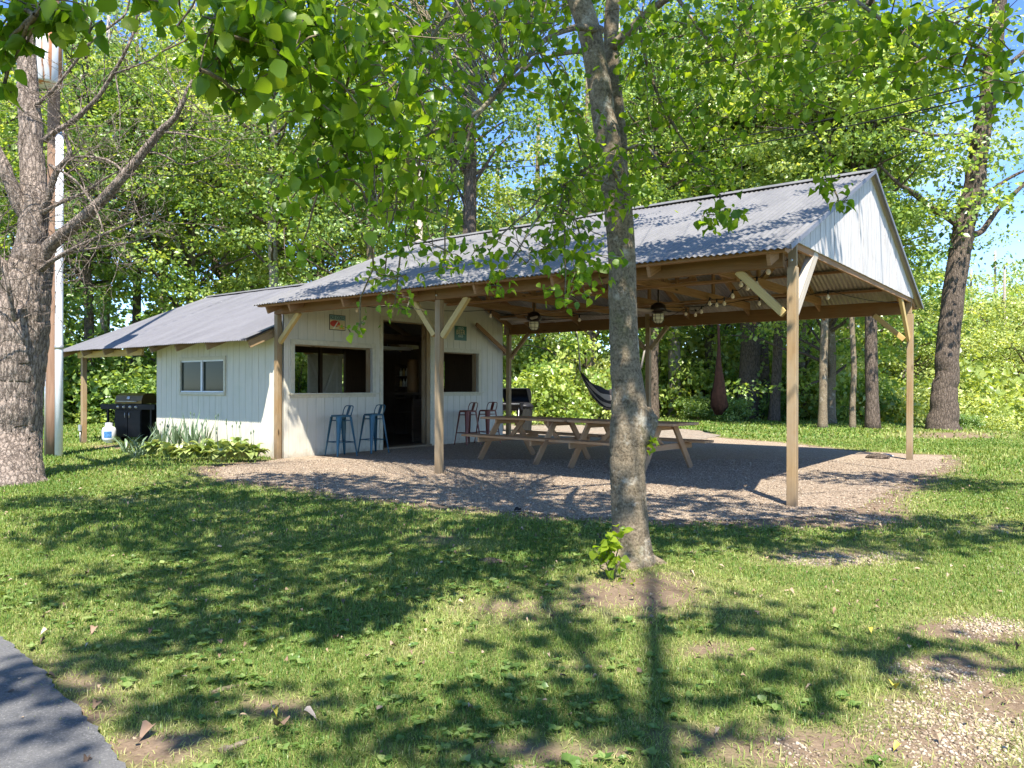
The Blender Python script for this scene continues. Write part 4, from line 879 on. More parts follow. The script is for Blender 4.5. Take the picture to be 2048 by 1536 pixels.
for x in (-.36, .36):
    for y in (-.18, .18): mb = MB(); mb.tube([(x, y, .72), (x*1.05, y*1.5, 0)], .014, 6); mb.build('leg', M['steel'], bg_)
mb = MB(); mb.box((-.42, -.48, .80), (.42, -.26, .82)); mb.build('front_shelf', M['steel'], bg_)
tb = thing('trash_can', 'ribbed dark grey bin with a domed lid standing beyond the table by the corner post', 'trash can', tuple(gnd(1049, 863)), 0, None, local=True)
mb = MB(); N_ = 48; prof = [(.19, 0), (.20, .1), (.22, .45), (.24, .72)]
vs = []; 
for r, z in prof:
    for k in range(N_): a = 2*PI*k/N_; q = r*(1+(.035 if k % 3 == 0 else 0)); vs.append((q*math.cos(a), q*math.sin(a), z))
mb.add(vs, [(i*N_+k, i*N_+(k+1) % N_, (i+1)*N_+(k+1) % N_, (i+1)*N_+k) for i in range(3) for k in range(N_)]+[tuple(range(N_))[::-1]], None, False); mb.build('body', plain('dark_grey_plastic', (.022, .023, .021), .55), tb)
mb = MB(); mb.lathe([(.262, .70), (.27, .73), (.262, .76), (.18, .83), (0, .85)], (0, 0, 0), 32); mb.build('lid', M['black'], tb)
for a in (0, PI): mb = MB(); mb.tube([(.25*math.cos(a), .05, .68), (.30*math.cos(a), 0, .66), (.25*math.cos(a), -.05, .68)], .012, 6); mb.build('handle', M['black'], tb)
# ================================================================ HAMMOCKS
def stripes(name, c1, c2, ax, sc):
    m, t, b = mat(name); v = coords(t, 'UV'); s = t.nodes.new('ShaderNodeSeparateXYZ'); t.links.new(v, s.inputs[0])
    q = t.nodes.new('ShaderNodeMath'); q.operation = 'MULTIPLY'; q.inputs[1].default_value = sc; t.links.new(s.outputs[ax], q.inputs[0])
    f = t.nodes.new('ShaderNodeMath'); f.operation = 'FRACT'; t.links.new(q.outputs[0], f.inputs[0])
    t.links.new(ramp(t, f.outputs[0], [(.0, c1), (.49, c1), (.51, c2), (1, c2)]), b.inputs['Base Color']); b.inputs['Roughness'].default_value = .9; return m
M['stripe'] = stripes('striped_hammock_cloth', (.03, .025, .025), (.36, .30, .24), 1, 6.5)
A, B = at(1160, 742, 18.5), at(1282, 735, 19.3)
hm = thing('hammock', 'black and cream striped hammock slung low between trees left of the near trunk', 'hammock', (A+B)/2)
g_ = []; UVg = []; nu, nv = 26, 12
for i in range(nu+1):
    t = i/nu; base = A+(B-A)*t; wdt = .08+.62*math.sin(PI*t)**.6; row = []
    for j in range(nv+1):
        q = (j/nv-.5)*2; side = np.array([Fv[0], Fv[1], 0]); sag = .50+.50*(1-q*q)*1.0
        row.append(base+side*q*wdt*.45-np.array([0, 0, math.sin(PI*t)**.85*sag-.02*math.sin(j*3.1+i)]))
    g_.append(row)
mb = MB(); mb.sheet(g_)
for fi in range(len(mb.f)):
    i, j = divmod(fi, nv); mb.uv[fi] = [(i/nu, j/nv), ((i+1)/nu, j/nv), ((i+1)/nu, (j+1)/nv), (i/nu, (j+1)/nv)]
o = mb.build('cloth', M['stripe'], hm); so_ = o.modifiers.new('thickness', 'SOLIDIFY'); so_.thickness = .006
mb = MB(); mb.tube([A, at(1157, 690, 18.4), at(1150, 640, 18.3)], [.03, .012, .012], 6); mb.tube([B, at(1300, 650, 19.5)], [.03, .012], 6); mb.build('rope', M['brace_grey'], hm)
hb = thing('hanging_hammock', 'dark reddish hammock hanging gathered in a narrow bundle by the big double trunk', 'hammock', at(1438, 700, 21))
mb = MB(8); mb.tube([at(1437+dx, y, 21) for dx, y in ((0, 640), (1, 690), (0, 730), (1, 765), (0, 790), (1, 812), (0, 830))], [.03, .035, .07, .13, .20, .21, .09], 18, True, .45); mb.build('cloth', plain('reddish_bundle', (.010, .005, .004), .95, 0, .6, 14), hb)
mb = MB(); mb.tube([at(1437, 642, 21), at(1436, 560, 21)], .012, 6); mb.build('rope', M['wire'], hb)
# ================================================================ POLES AND WIRES
pb = gnd(107, 912); ub = thing('utility_pole', 'brown utility pole with a rust streaked transformer beside the left tree', 'utility pole', pb)
mb = MB(3); topz = 12.5; mb.tube([pb+np.array([0, 0, z])+np.array([-.004*z, 0, 0]) for z in (-.1, 1, 2, 4, 6, 8, topz)], [.125, .123, .12, .112, .105, .10, .09], 16, True, .03); mb.build('shaft', M['pole'], ub)
cp = pb+np.array([.200, .01, 0]); mb = MB()
mb.tube([cp+np.array([0, 0, z]) for z in (0, 2.0, 2.02, 4.2, 4.22, 6.0)], .068, 14); pp = mb.build('conduit', M['whitepvc'], ub)
mb = MB()
for z in (2.02, 4.2): mb.tube([cp+np.array([0, 0, z-.04]), cp+np.array([0, 0, z+.04])], .075, 14)
mb.build('coupling', M['steel'], pp)
mb = MB(); q = pb+np.array([-.06, -.115, 0]); mb.tube([q, q+np.array([0, 0, 2.4])], .022, 8); mb.box(q+np.array([-.03, -.03, 1.42]), q+np.array([.03, .0, 1.85]), 2); mb.build('ground_wire_guard', M['steel'], ub)
mb = MB(); mb.box(q+np.array([-.055, -.06, 1.30]), q+np.array([.03, -.031, 1.75]), 2); mb.build('yellow_marker', M['yellow'], ub)
tcn = at(108, 130, 14.1); tf = thing('transformer', 'pale grey pole transformer can with orange rust streaks on the utility pole', 'transformer', tcn)
ax_ = np.array([.16, -.20, 0]); tcn = tcn+ax_
mb = MB(); mb.lathe([(.0, -.46), (.25, -.46), (.27, -.44), (.27, .40), (.24, .46), (0, .50)], tcn, 28); 
def tfm():
    m, t, b = mat('rust_streaked_can'); n = noise(t, coords(t, 'Object', (5, 5, .35)), 1.6, 4, .5)
    t.links.new(ramp(t, n, [(.50, (.62, .63, .64)), (.56, (.40, .17, .07))]), b.inputs['Base Color']); b.inputs['Roughness'].default_value = .5; return m
M['can'] = tfm(); mb.build('can', M['can'], tf)
for a in (.5, 2.2, 4):
    mb = MB(); mb.lathe([(.035, 0), (.045, .04), (.03, .07), (.04, .10), (.02, .15), (0, .16)], tcn+np.array([.14*math.cos(a), .14*math.sin(a), .46]), 10); mb.build('bushing', M['rust'], tf)
mb = MB(); mb.box(tcn-ax_*.9+np.array([-.05, -.05, -.3]), tcn-ax_*.9+np.array([.05, .05, .3]), 2); mb.build('bracket', M['steel'], tf)
p2 = at(838, 500, 23.5); p2[2] = 0; P2T = at(838, 306, 23.5)
up2 = thing('utility_pole', 'pale bare utility pole rising behind the middle of the metal roof', 'utility pole', p2); mb = MB(4)
mb.tube([p2, p2+(P2T-p2)*.5, P2T], [.13, .12, .10], 14, True, .03); mb.build('shaft', M['polepale'], up2)
def wire(pts, label, r=.009, sag=.3):
    mb = MB(); P = []
    for a, b in zip(pts, pts[1:]):
        a, b = np.array(a), np.array(b)
        for k in range(17): t = k/16; P.append(a+(b-a)*t-np.array([0, 0, 4*sag*t*(1-t)]))
    mb.tube(P, r, 5, False); o = mb.build('overhead_wire', M['wire'], None); tag(o, label, 'wire', 'overhead wires')
for dz, lab in ((0, 'upper black overhead wire running from the pale pole towards the top right'), (-.32, 'lower black overhead wire running from the pale pole towards the top right')):
    wire([at(838, 330-(dz*40), 23.4), at(1260, 306-dz*36, 17.0), at(1540, 262-dz*62, 13.5), at(2080, 134-dz*90, 8.8), at(2500, -60, 6)], lab, .010, .04)
wire([at(110, 318, 14.2), at(480, 335, 19), at(838, 345, 23.4)], 'thin wire crossing the dead branches from the left pole to the pale pole', .008, .25)
# service cables beside transformer
wire([at(125, 85, 14.1), at(165, 130, 14.5), at(185, 230, 15)], 'looped grey cable hanging beside the transformer', .012, .1)
def ridge(a, h, fa, fh, seed):      # furrows running up the bark
    w_ = vnoise(a*2.0, h*1.3, seed+3)*1.4
    return 1-2*np.abs(vnoise(a*fa+w_, h*fh, seed)-.5)
def barktube(mb, pts, rs, n, step, amp, fa, fh, seed):
    pts = np.array(pts); rs = np.array(rs); L_ = np.concatenate([[0], np.cumsum(np.linalg.norm(np.diff(pts, axis=0), axis=1))]); m = int(L_[-1]/step)+1
    l = np.linspace(0, L_[-1], m); C = np.stack([np.interp(l, L_, pts[:, i]) for i in range(3)], 1); r = np.interp(l, L_, rs)
    T = np.gradient(C, axis=0); T /= np.linalg.norm(T, axis=1, keepdims=True); A = np.cross(T, [0.0, 1.0, 0.05]); A /= np.linalg.norm(A, axis=1, keepdims=True); B = np.cross(T, A)
    th = np.linspace(0, 2*PI, n, endpoint=False); TH, H = np.meshgrid(th, l)
    a2 = np.abs(TH-PI)       # mirrored so that the seam closes
    f = ridge(TH*n*0+a2, H, fa, fh, seed)*.65+ridge(a2+7, H, fa*2.1, fh*2.3, seed+9)*.35+.25*(vnoise(a2*fa*4, H*fh*9, seed+5)-.5)
    rr = r[:, None]*(1+.05*(vnoise(a2*1.2, H*1.1, seed+1)-.5))+amp*(f-.6)
    V = C[:, None]+A[:, None]*(np.cos(TH)*rr)[..., None]+B[:, None]*(np.sin(TH)*rr)[..., None]
    fs = [(i*n+k, i*n+(k+1) % n, (i+1)*n+(k+1) % n, (i+1)*n+k) for i in range(m-1) for k in range(n)]+[tuple(range(n))[::-1], tuple((m-1)*n+k for k in range(n))]
    mb.add(V.reshape(-1, 3), fs, None, True)
# ================================================================ LEFT TREE (mostly bare)
def limb(mb, P, n=10, jit=.08, sub=3, wob=.01, K=.88, bark=None):
    """P: list of (px, py, depth, width px); a smooth limb through them"""
    pts = [at(a, b, c) for a, b, c, w_ in P]; rs = [w_/2*c/FPX*K for a, b, c, w_ in P]; out = []; rr = []
    for i in range(len(pts)-1):
        p0 = pts[max(i-1, 0)]; p1 = pts[i]; p2 = pts[i+1]; p3 = pts[min(i+2, len(pts)-1)]
        for k in range(sub):
            t = k/sub; q = .5*((2*p1)+(-p0+p2)*t+(2*p0-5*p1+4*p2-p3)*t*t+(-p0+3*p1-3*p2+p3)*t**3)
            out.append(q+rng.normal(0, wob, 3)*min(1, rs[i]*8)); rr.append(rs[i]+(rs[i+1]-rs[i])*t)
    out.append(pts[-1]); rr.append(rs[-1])
    if bark: barktube(mb, out, rr, *bark)
    else: mb.tube(out, rr, n, True, jit)
    return out, rr
lt = thing('old_tree', 'thick old tree with furrowed bark and mostly bare dead branches at the left edge', 'tree', gnd(25, 962))
D = 10.7
mb = MB(201)
trunk_pts, _ = limb(mb, [(12, 1010, 10.3, 170), (12, 968, 10.4, 146), (14, 935, 10.5, 128), (16, 880, D, 118), (18, 800, D, 118), (24, 720, D, 120), (36, 650, D, 108), (50, 590, D, 90), (60, 540, D, 80), (64, 490, D, 58)], 28, .05, 4, K=.98, bark=(150, .02, .040, 6.5, 1.7, 4))
limb(mb, [(60, 560, D, 78), (62, 490, D, 60), (70, 430, D, 54), (66, 350, D+.1, 50), (62, 260, D+.2, 46), (56, 150, D+.3, 40), (52, 20, D+.4, 34), (48, -200, D+.5, 24)], 16, .06, K=.9, bark=(70, .03, .018, 5, 2.5, 6))
mb.build('trunk', M['bark_left'], lt)
mb = MB(202); LB = []
for P in ([(85, 520, D, 46), (100, 490, D-.1, 40), (150, 448, D-.3, 34), (205, 400, D-.5, 30), (250, 350, D-.6, 27), (290, 300, D-.7, 24), (322, 262, D-.8, 22), (352, 232, D-.9, 17), (376, 180, D-1, 13), (384, 160, D-1, 5)],
          [(70, 470, D, 44), (40, 410, D-.1, 42), (15, 350, D-.2, 38), (-10, 300, D-.2, 36), (-60, 220, D-.2, 30), (-120, 100, D-.2, 20)],
          [(75, 440, D, 24), (90, 410, D-.1, 24), (110, 350, D-.2, 18), (132, 320, D-.3, 15), (140, 300, D-.3, 13), (125, 262, D-.3, 8)],
          [(45, 600, D-.1, 60), (20, 545, D-.2, 40), (-15, 510, D-.3, 30), (-60, 440, D-.3, 22)],
          [(40, 610, D-.3, 18), (30, 640, D-.6, 12), (22, 600, D-.7, 14), (14, 560, D-.8, 12), (4, 520, D-.8, 8)],
          [(62, 215, D+.2, 15), (90, 195, D+.1, 9), (130, 152, D, 9), (178, 88, D-.2, 8), (225, 50, D-.3, 7), (252, 25, D-.3, 6), (262, -20, D-.3, 4)],
          [(90, 280, D+.1, 18), (110, 264, D, 16), (150, 238, D-.1, 14), (195, 195, D-.2, 12), (228, 145, D-.3, 11), (252, 100, D-.4, 9), (270, 55, D-.4, 7), (276, -10, D-.5, 5)],
          [(80, 540, D-.1, 20), (110, 518, D-.3, 13), (150, 496, D-.5, 11), (200, 472, D-.7, 8), (250, 450, D-.8, 6), (300, 428, D-.9, 3)],
          [(120, 512, D-.3, 8), (170, 500, D-.5, 6), (230, 490, D-.6, 6), (280, 480, D-.7, 4), (325, 455, D-.8, 2)],
          [(85, 425, D-.2, 14), (120, 405, D-.3, 11), (170, 385, D-.4, 9), (205, 360, D-.5, 6), (260, 330, D-.6, 3)],
          [(100, 330, D-.4, 9), (150, 360, D-.7, 6), (180, 400, D-.9, 7), (200, 440, D-1, 5), (208, 470, D-1, 4)],
          [(290, 300, D-.7, 9), (330, 312, D-.7, 6), (370, 330, D-.6, 5), (430, 310, D-.6, 3)], [(250, 348, D-.6, 8), (215, 320, D-.6, 7), (150, 314, D-.6, 6), (120, 345, D-.6, 3)],
          [(322, 264, D-.8, 8), (370, 268, D-.9, 5), (430, 282, D-.9, 3)], [(225, 148, D-.3, 7), (300, 120, D-.5, 4), (370, 70, D-.7, 3), (430, 50, D-.8, 2)],
          [(230, 140, D-.3, 5), (240, 220, D-.4, 3), (238, 300, D-.4, 2)]):
    o_, r_ = limb(mb, P, 9, .14, K=.68); LB += [(p, r) for p, r in zip(o_, r_)]
def twigs(mb, seeds, n, L0, r0, depth=2):
    for _ in range(n):
        p, r = seeds[int(rng.random()*len(seeds))]
        if r > .12 and rng.random() < .6: continue
        d = rng.normal(0, 1, 3)+Rv*.5; d[2] += .25; d = norm(d); l = L0*(.4+rng.random()); q = [p]; dd = d.copy()
        for k in range(5): dd = norm(dd+rng.normal(0, .28, 3)); q.append(q[-1]+dd*l/5)
        rr = np.linspace(min(r0, max(r*.5, .004)), .0022, 6); mb.tube(q, rr, 4, False)
        if depth > 1:
            for k in range(2, 6):
                for _2 in range(1 if k < 4 else 2):
                    d2 = norm(dd+rng.normal(0, .8, 3)); q2 = [q[k]]
                    for s_ in range(3): d2 = norm(d2+rng.normal(0, .3, 3)); q2.append(q2[-1]+d2*l*.14)
                    mb.tube(q2, [.0035, .003, .0025, .0018], 3, False)
twigs(mb, LB[20:], 190, .85, .008)
mb.build('limbs', M['bark_left'], lt)
# ================================================================ NEAR TREE
nt_ = thing('near_tree', 'grey brown tree trunk standing in the lawn before the pavilion with leafy boughs overhead', 'tree', gnd(1262, 1120))
mb = MB(210); d0 = 5.62
limb(mb, [(1268, 1170, 5.62, 170), (1267, 1142, 5.62, 118), (1264, 1110, 5.62, 96), (1260, 1060, d0, 84), (1256, 960, d0, 80), (1256, 900, d0, 84), (1260, 850, d0, 90), (1257, 800, d0, 78), (1250, 720, d0, 66), (1246, 620, d0, 63), (1243, 500, d0, 62),
          (1238, 430, d0, 64), (1226, 350, d0, 62), (1216, 280, d0, 58), (1206, 220, d0, 54), (1196, 150, d0, 52), (1178, 60, d0, 52), (1150, -20, d0+.05, 50), (1110, -110, d0+.1, 46), (1060, -240, d0+.2, 38), (1000, -420, d0+.3, 28)], 26, .035, 4, .002, K=.87, bark=(90, .012, .006, 9, 16, 8))
limb(mb, [(1240, 420, d0+.12, 40), (1240, 330, d0+.16, 34), (1236, 240, d0+.2, 32), (1226, 150, d0+.22, 34), (1222, 60, d0+.24, 34), (1230, -40, d0+.25, 32), (1250, -200, d0+.3, 28), (1290, -420, d0+.4, 20)], 14, .05, 4, .004)
limb(mb, [(1280, 880, d0-.02, 50), (1298, 850, d0-.03, 34), (1300, 832, d0-.03, 24), (1294, 815, d0-.02, 8)], 12, .22, bark=(40, .012, .02, 3, 8, 3))
for P in ([(1275, 1085, 5.62, 50), (1298, 1118, 5.6, 36), (1335, 1138, 5.6, 22), (1370, 1146, 5.62, 8)], [(1245, 1090, 5.6, 50), (1222, 1130, 5.5, 34), (1180, 1162, 5.3, 24), (1120, 1192, 5.1, 10)], [(1262, 1100, 5.58, 56), (1270, 1150, 5.4, 40), (1282, 1200, 5.15, 16)]): limb(mb, P, 10, .1)
mb.build('trunk', M['bark_mid'], nt_)
mb = MB(211); BG = []
for P in ([(1200, 60, d0, 22), (1150, 55, d0-.3, 14), (1090, 80, d0-.7, 12), (1030, 140, d0-1.0, 11), (960, 220, d0-1.3, 8), (880, 260, d0-1.6, 6), (790, 300, d0-1.8, 4)],
          [(1180, 100, d0, 14), (1110, 110, d0+.3, 10), (1040, 145, d0+.5, 9), (985, 200, d0+.6, 8), (945, 245, d0+.6, 7), (930, 300, d0+.6, 5), (890, 370, d0+.6, 3), (830, 480, d0+.6, 2)],
          [(1225, 95, d0+.2, 26), (1265, 55, d0+.1, 20), (1310, 15, d0, 18), (1380, -30, d0-.2, 16), (1500, -90, d0-.5, 14)],
          [(1280, 45, d0+.1, 9), (1285, 90, d0, 7), (1300, 150, d0, 7), (1330, 220, d0, 6), (1365, 280, d0-.1, 5), (1400, 330, d0-.2, 3), (1440, 390, d0-.2, 2)],
          [(1350, -10, d0-.1, 10), (1400, 60, d0-.2, 8), (1450, 120, d0-.3, 7), (1500, 160, d0-.4, 5), (1590, 230, d0-.5, 3), (1650, 300, d0-.5, 2), (1665, 370, d0-.5, 2)],
          [(1100, -100, d0, 30), (1000, -150, d0-1, 26), (850, -160, d0-1.8, 22), (650, -150, d0-2.5, 16), (480, -60, d0-2.9, 8), (420, 60, d0-3.1, 4), (400, 140, d0-3.1, 3)],
          [(850, -160, d0-1.8, 18), (800, -60, d0-2.1, 12), (740, 60, d0-2.3, 8), (690, 180, d0-2.4, 5), (660, 330, d0-2.4, 3)],
          [(1000, -150, d0-1, 18), (930, -20, d0-1.2, 10), (850, 90, d0-1.4, 8), (760, 200, d0-1.6, 5), (690, 270, d0-1.8, 3)],
          [(1500, -90, d0-.5, 14), (1620, -60, d0-.8, 11), (1750, 30, d0-1, 8), (1860, 110, d0-1.2, 5), (1950, 140, d0-1.3, 3)],
          [(650, -150, d0-2.5, 14), (380, -190, d0-2.9, 10), (150, -60, d0-3.2, 6), (70, 30, d0-3.2, 3)],
          [(1245, 370, d0, 8), (1215, 330, d0-.25, 6), (1170, 340, d0-.4, 5), (1130, 370, d0-.5, 3)], [(1250, 300, d0-.1, 8), (1290, 290, d0-.3, 5), (1320, 330, d0-.4, 3)]):
    o_, r_ = limb(mb, P, 8, .1); BG += [(p, r) for p, r in zip(o_, r_)]
# leafy sprays: (px, py, depth, spread px x, spread px y, leaves, leaf size)
SP = [(470, 60, 2.6, 90, 60, 46, .088), (560, 110, 2.6, 80, 80, 44, .085), (440, 130, 2.7, 60, 60, 24, .085), (480, 190, 2.7, 40, 30, 7, .088), (640, 60, 2.8, 90, 60, 44, .085), (700, 150, 2.9, 80, 70, 40, .082), (640, 250, 3.0, 70, 60, 34, .082), (760, 60, 3.1, 90, 60, 46, .08),
      (640, 350, 3.0, 60, 40, 26, .082), (700, 330, 3.1, 60, 70, 36, .08), (780, 220, 3.3, 80, 70, 44, .08), (800, 330, 3.4, 70, 60, 38, .078), (760, 420, 3.5, 60, 50, 18, .072), (860, 130, 3.5, 80, 60, 44, .078), (900, 250, 3.8, 60, 60, 30, .076), (870, 400, 3.9, 50, 45, 22, .07), (830, 480, 4.3, 50, 40, 22, .066), (770, 545, 4.6, 50, 30, 20, .062), (790, 610, 4.8, 50, 22, 14, .06), (720, 655, 4.8, 25, 14, 6, .06), (890, 520, 4.6, 50, 32, 18, .064), (600, 500, 4.2, 40, 50, 8, .07), (580, 400, 4.2, 40, 40, 8, .07),
      (950, 60, 3.8, 80, 50, 40, .078), (1040, 40, 4.2, 70, 50, 40, .078), (1100, 100, 4.6, 60, 50, 30, .078), (1000, 150, 4.4, 60, 40, 20, .076), (1120, 180, 4.9, 50, 40, 24, .076), (1150, 250, 5.1, 50, 40, 26, .075), (1180, 330, 5.1, 70, 45, 50, .075), (1120, 370, 5.0, 60, 50, 40, .075), (1150, 450, 5.0, 70, 45, 44, .075), (1170, 530, 4.9, 55, 40, 34, .075), (1090, 490, 4.9, 60, 40, 26, .074), (980, 500, 4.8, 60, 30, 18, .074), (1000, 560, 4.8, 40, 25, 10, .074), (1130, 590, 4.8, 40, 25, 14, .074), (1250, 390, 5.0, 40, 35, 26, .075), (1280, 320, 5.2, 40, 40, 20, .075),
      (1320, 40, 5.2, 80, 50, 46, .08), (1290, 120, 5.4, 50, 60, 36, .08), (1330, 220, 5.4, 60, 60, 38, .078), (1400, 130, 5.2, 80, 60, 50, .08), (1420, 260, 5.3, 60, 60, 34, .078), (1370, 330, 5.4, 50, 40, 22, .078), (1430, 350, 5.3, 50, 30, 22, .076), (1440, 430, 5.2, 45, 22, 26, .08), (1480, 50, 5.0, 90, 50, 50, .08), (1560, 120, 4.8, 90, 60, 50, .08), (1600, 30, 4.6, 90, 50, 46, .082), (1500, 200, 5.0, 70, 60, 36, .078), (1620, 210, 4.8, 60, 40, 20, .078), (1655, 370, 5.0, 24, 26, 12, .08), (1680, 410, 5.0, 20, 14, 6, .08), (1660, 320, 5.0, 20, 22, 5, .078),
      (1700, 90, 4.4, 90, 50, 44, .084), (1800, 60, 4.2, 80, 40, 36, .085), (1880, 120, 4.2, 80, 40, 32, .085), (1960, 60, 4.0, 80, 50, 26, .086), (2010, 170, 4.0, 50, 40, 16, .086), (1780, 170, 4.4, 60, 30, 16, .084),
      (40, 20, 2.5, 60, 26, 16, .085), (140, 40, 2.5, 50, 26, 14, .085), (90, 0, 2.6, 80, 24, 16, .085), (55, 85, 2.5, 14, 12, 3, .08), (10, 90, 2.5, 20, 50, 7, .085), (330, -10, 2.6, 60, 30, 14, .085), (10, 170, 2.6, 14, 20, 3, .085), (580, 20, 2.8, 60, 40, 26, .085)]
Ps = []; Ds = []; Ns = []; ss = []; ts = []
for px, py, dd, sx, sy, n, sz in SP:
    sz *= .70; c = at(px, py, dd); k = int(n*2.7); sx *= 1.15; sy *= 1.1; q = rng.normal(0, .55, (k, 3)); off = (q[:, :1]*sx*Rv+q[:, 1:2]*sy*Uv)*dd/FPX+q[:, 2:3]*(sx*.9*dd/FPX)*Fv
    P = c+off; d = rng.normal(0, .5, (k, 3)); d[:, 2] -= .55; N = rng.normal(0, .55, (k, 3)); N[:, 2] += .9
    Ps.append(P); Ds.append(d); Ns.append(N); ss.append(sz*(1+.25*rng.normal(0, 1, k).clip(-2, 1.8))); ts.append(np.clip(rng.normal(.5, .25, k), 0, 1))
    for _ in range(4+n//9):   # twigs through the spray
        a = P[int(rng.random()*k)]; b = P[int(rng.random()*k)]; mb.tube(curve(a, b+norm(a-b)*.0, rng, .06, 4, .1), [.004, .0035, .003, .0025, .002], 4, False)
    bp, br = min(BG, key=lambda t: np.linalg.norm(t[0]-c)); 
    if np.linalg.norm(bp-c) < 1.6: mb.tube(curve(bp, c, rng, .05, 6, .08), np.linspace(.009, .004, 7), 5, False)
# unseen boughs added above the picture, placed so their shadows fall on the lawn
def shadef(x, y):
    t = [(150, 1010, 180, 12, .7), (420, 1010, 200, 20, 1), (760, 1060, 240, 42, 1), (1080, 1075, 190, 34, 1), (480, 1090, 220, 28, 1), (600, 1170, 250, 34, 1), (160, 1075, 130, 18, .9), (330, 1170, 170, 30, 1), (450, 1040, 260, 24, 1), (760, 1200, 110, 24, .9), (950, 1140, 170, 18, 1), (1130, 1120, 90, 20, 1),
         (420, 1265, 130, 26, .9), (640, 1240, 100, 14, .7), (180, 1330, 110, 30, .9), (370, 1400, 140, 30, .9), (560, 1370, 110, 26, .8), (60, 1440, 120, 30, .9), (120, 1520, 120, 18, .8), (700, 1440, 120, 26, .9), (850, 1400, 90, 24, .8), (900, 1500, 200, 24, .7), (1090, 1300, 45, 40, 1), (1110, 1410, 55, 40, 1), (1060, 1500, 80, 30, .8), (330, 1510, 90, 20, .7),
         (560, 962, 160, 12, .8), (800, 985, 220, 20, .95), (1080, 1008, 200, 20, 1), (1400, 1010, 120, 12, .7), (1450, 1055, 200, 18, 1), (1700, 1040, 150, 16, .8), (1750, 1095, 160, 16, .9), (1950, 1065, 110, 22, .8), (1540, 1225, 120, 12, .9), (1400, 1245, 90, 14, .8), (1760, 1245, 120, 12, .7), (1970, 1170, 80, 16, .7), (1450, 1400, 50, 40, .6), (1880, 1290, 100, 12, .6), (1350, 1500, 60, 26, .7), (1640, 1330, 90, 10, .5), (1600, 955, 110, 6, .6), (1850, 965, 120, 14, .8), (2000, 930, 90, 12, .7)]
    return patch(x, y, t)
n = 9000; gx_, gy_ = rng.uniform(-3, 14, n), rng.uniform(-8.5, 4, n); s_ = shadef(gx_, gy_); px, py, z_ = toPx(np.stack([gx_, gy_, 0*gx_], 1))
ok = (s_**1.6 > rng.random(n)*1.05) & (z_ > 1) & (px > -350) & (px < 2300)
G = np.stack([gx_[ok], gy_[ok], 0*gx_[ok]], 1); keep = []
for g0 in G:
    if all(np.hypot(*(g0-k_)[:2]) > .215 for k_ in keep): keep.append(g0)
G = np.array(keep); hh = 6.4+1.6*rng.random(len(G))
for _ in range(16):
    CL = G+SUN[None]*(hh/SUN[2])[:, None]; px, py, z_ = toPx(CL); bad = (py > -70) & (z_ > .1) & (px > -100) & (px < 2150); hh = np.where(bad, hh+.6, hh)
CL = G+SUN[None]*(hh/SUN[2])[:, None]
px, py, z_ = toPx(CL); ok = (py < -60) | (z_ < .1) | (px < -100) | (px > 2150); print('shade clusters', len(CL), 'kept', ok.sum()); CL = CL[ok]
# and the boughs that dapple the metal roof
n = 2600; rx_, ry_ = rng.uniform(.6, 9.0, n), rng.uniform(-.5, 2.6, n); rzv = RZ0+(ry_-YE)*SL
dn = (fbm(rx_*.9+3, ry_*1.6, 61) > .47+.13*np.clip(ry_/2.2, 0, 1)) & (rng.random(n) < .10+.28*(ry_ < 1.2)); Rf = np.stack([rx_, ry_, rzv], 1)[dn]; hr = 2.6+2.4*rng.random(len(Rf)); C2 = Rf+SUN[None]*(hr/SUN[2])[:, None]
px, py, z_ = toPx(C2); ok = (py < 330) & (z_ > 1.5) & ~((py > 60) & (np.abs(px-1240) < 90)); C2 = C2[ok]; print('roof boughs', len(C2))
mine = (CL[:, 0]+CL[:, 1]*.0 > 2.0)
def hi_leaves(C_):
    return cloud(rng, C_, np.tile([.36, .36, .18], (len(C_), 1)), 44, .11, .45, .3)
P, D_, N, s, t = cloud(rng, C2, np.tile([.30, .30, .13], (len(C2), 1)), 34, .075, .5, .35); Ps.append(P); Ds.append(D_); Ns.append(N); ss.append(s); ts.append(t)
P, D_, N, s, t = hi_leaves(CL[mine]); Ps.append(P); Ds.append(D_); Ns.append(N); ss.append(s); ts.append(t)
topp = at(1080, -300, d0+.2)
hubs = [topp+np.array([math.cos(a)*2.6, math.sin(a)*2.6, 1.6]) for a in np.linspace(0, 2*PI, 8)[:-1]]
for h_ in hubs: mb.tube(curve(topp, h_, rng, .05, 6), np.linspace(.06, .03, 7), 7, False)
for c in C2[::2]:
    bp, br = min(BG, key=lambda t: np.linalg.norm(t[0]-c)); mb.tube(curve(bp, c, rng, .08, 6, .08), np.linspace(.007, .003, 7), 4, False)
for c in CL[mine][::3]:
    h_ = min(hubs, key=lambda q: np.linalg.norm(q-c)); mb.tube(curve(h_, c, rng, .05, 6), np.linspace(.02, .006, 7), 4, False)
mb.build('boughs', M['bark_mid'], nt_)
V = orient(LEAFN, np.concatenate(Ps), np.concatenate(Ds), np.concatenate(Ns), np.concatenate(ss))
fastmesh('foliage', V.reshape(-1, 3), NL, FN, M['leaf_near'], nt_, np.concatenate(ts), True)
# leaf clusters added unseen above the left tree to shade the lawn
P, D_, N, s, t = hi_leaves(CL[~mine])
if len(P): fastmesh('foliage', orient(LEAF4, P, D_, N, s).reshape(-1, 3), 4, F4, M['leaf_near'], lt, t)
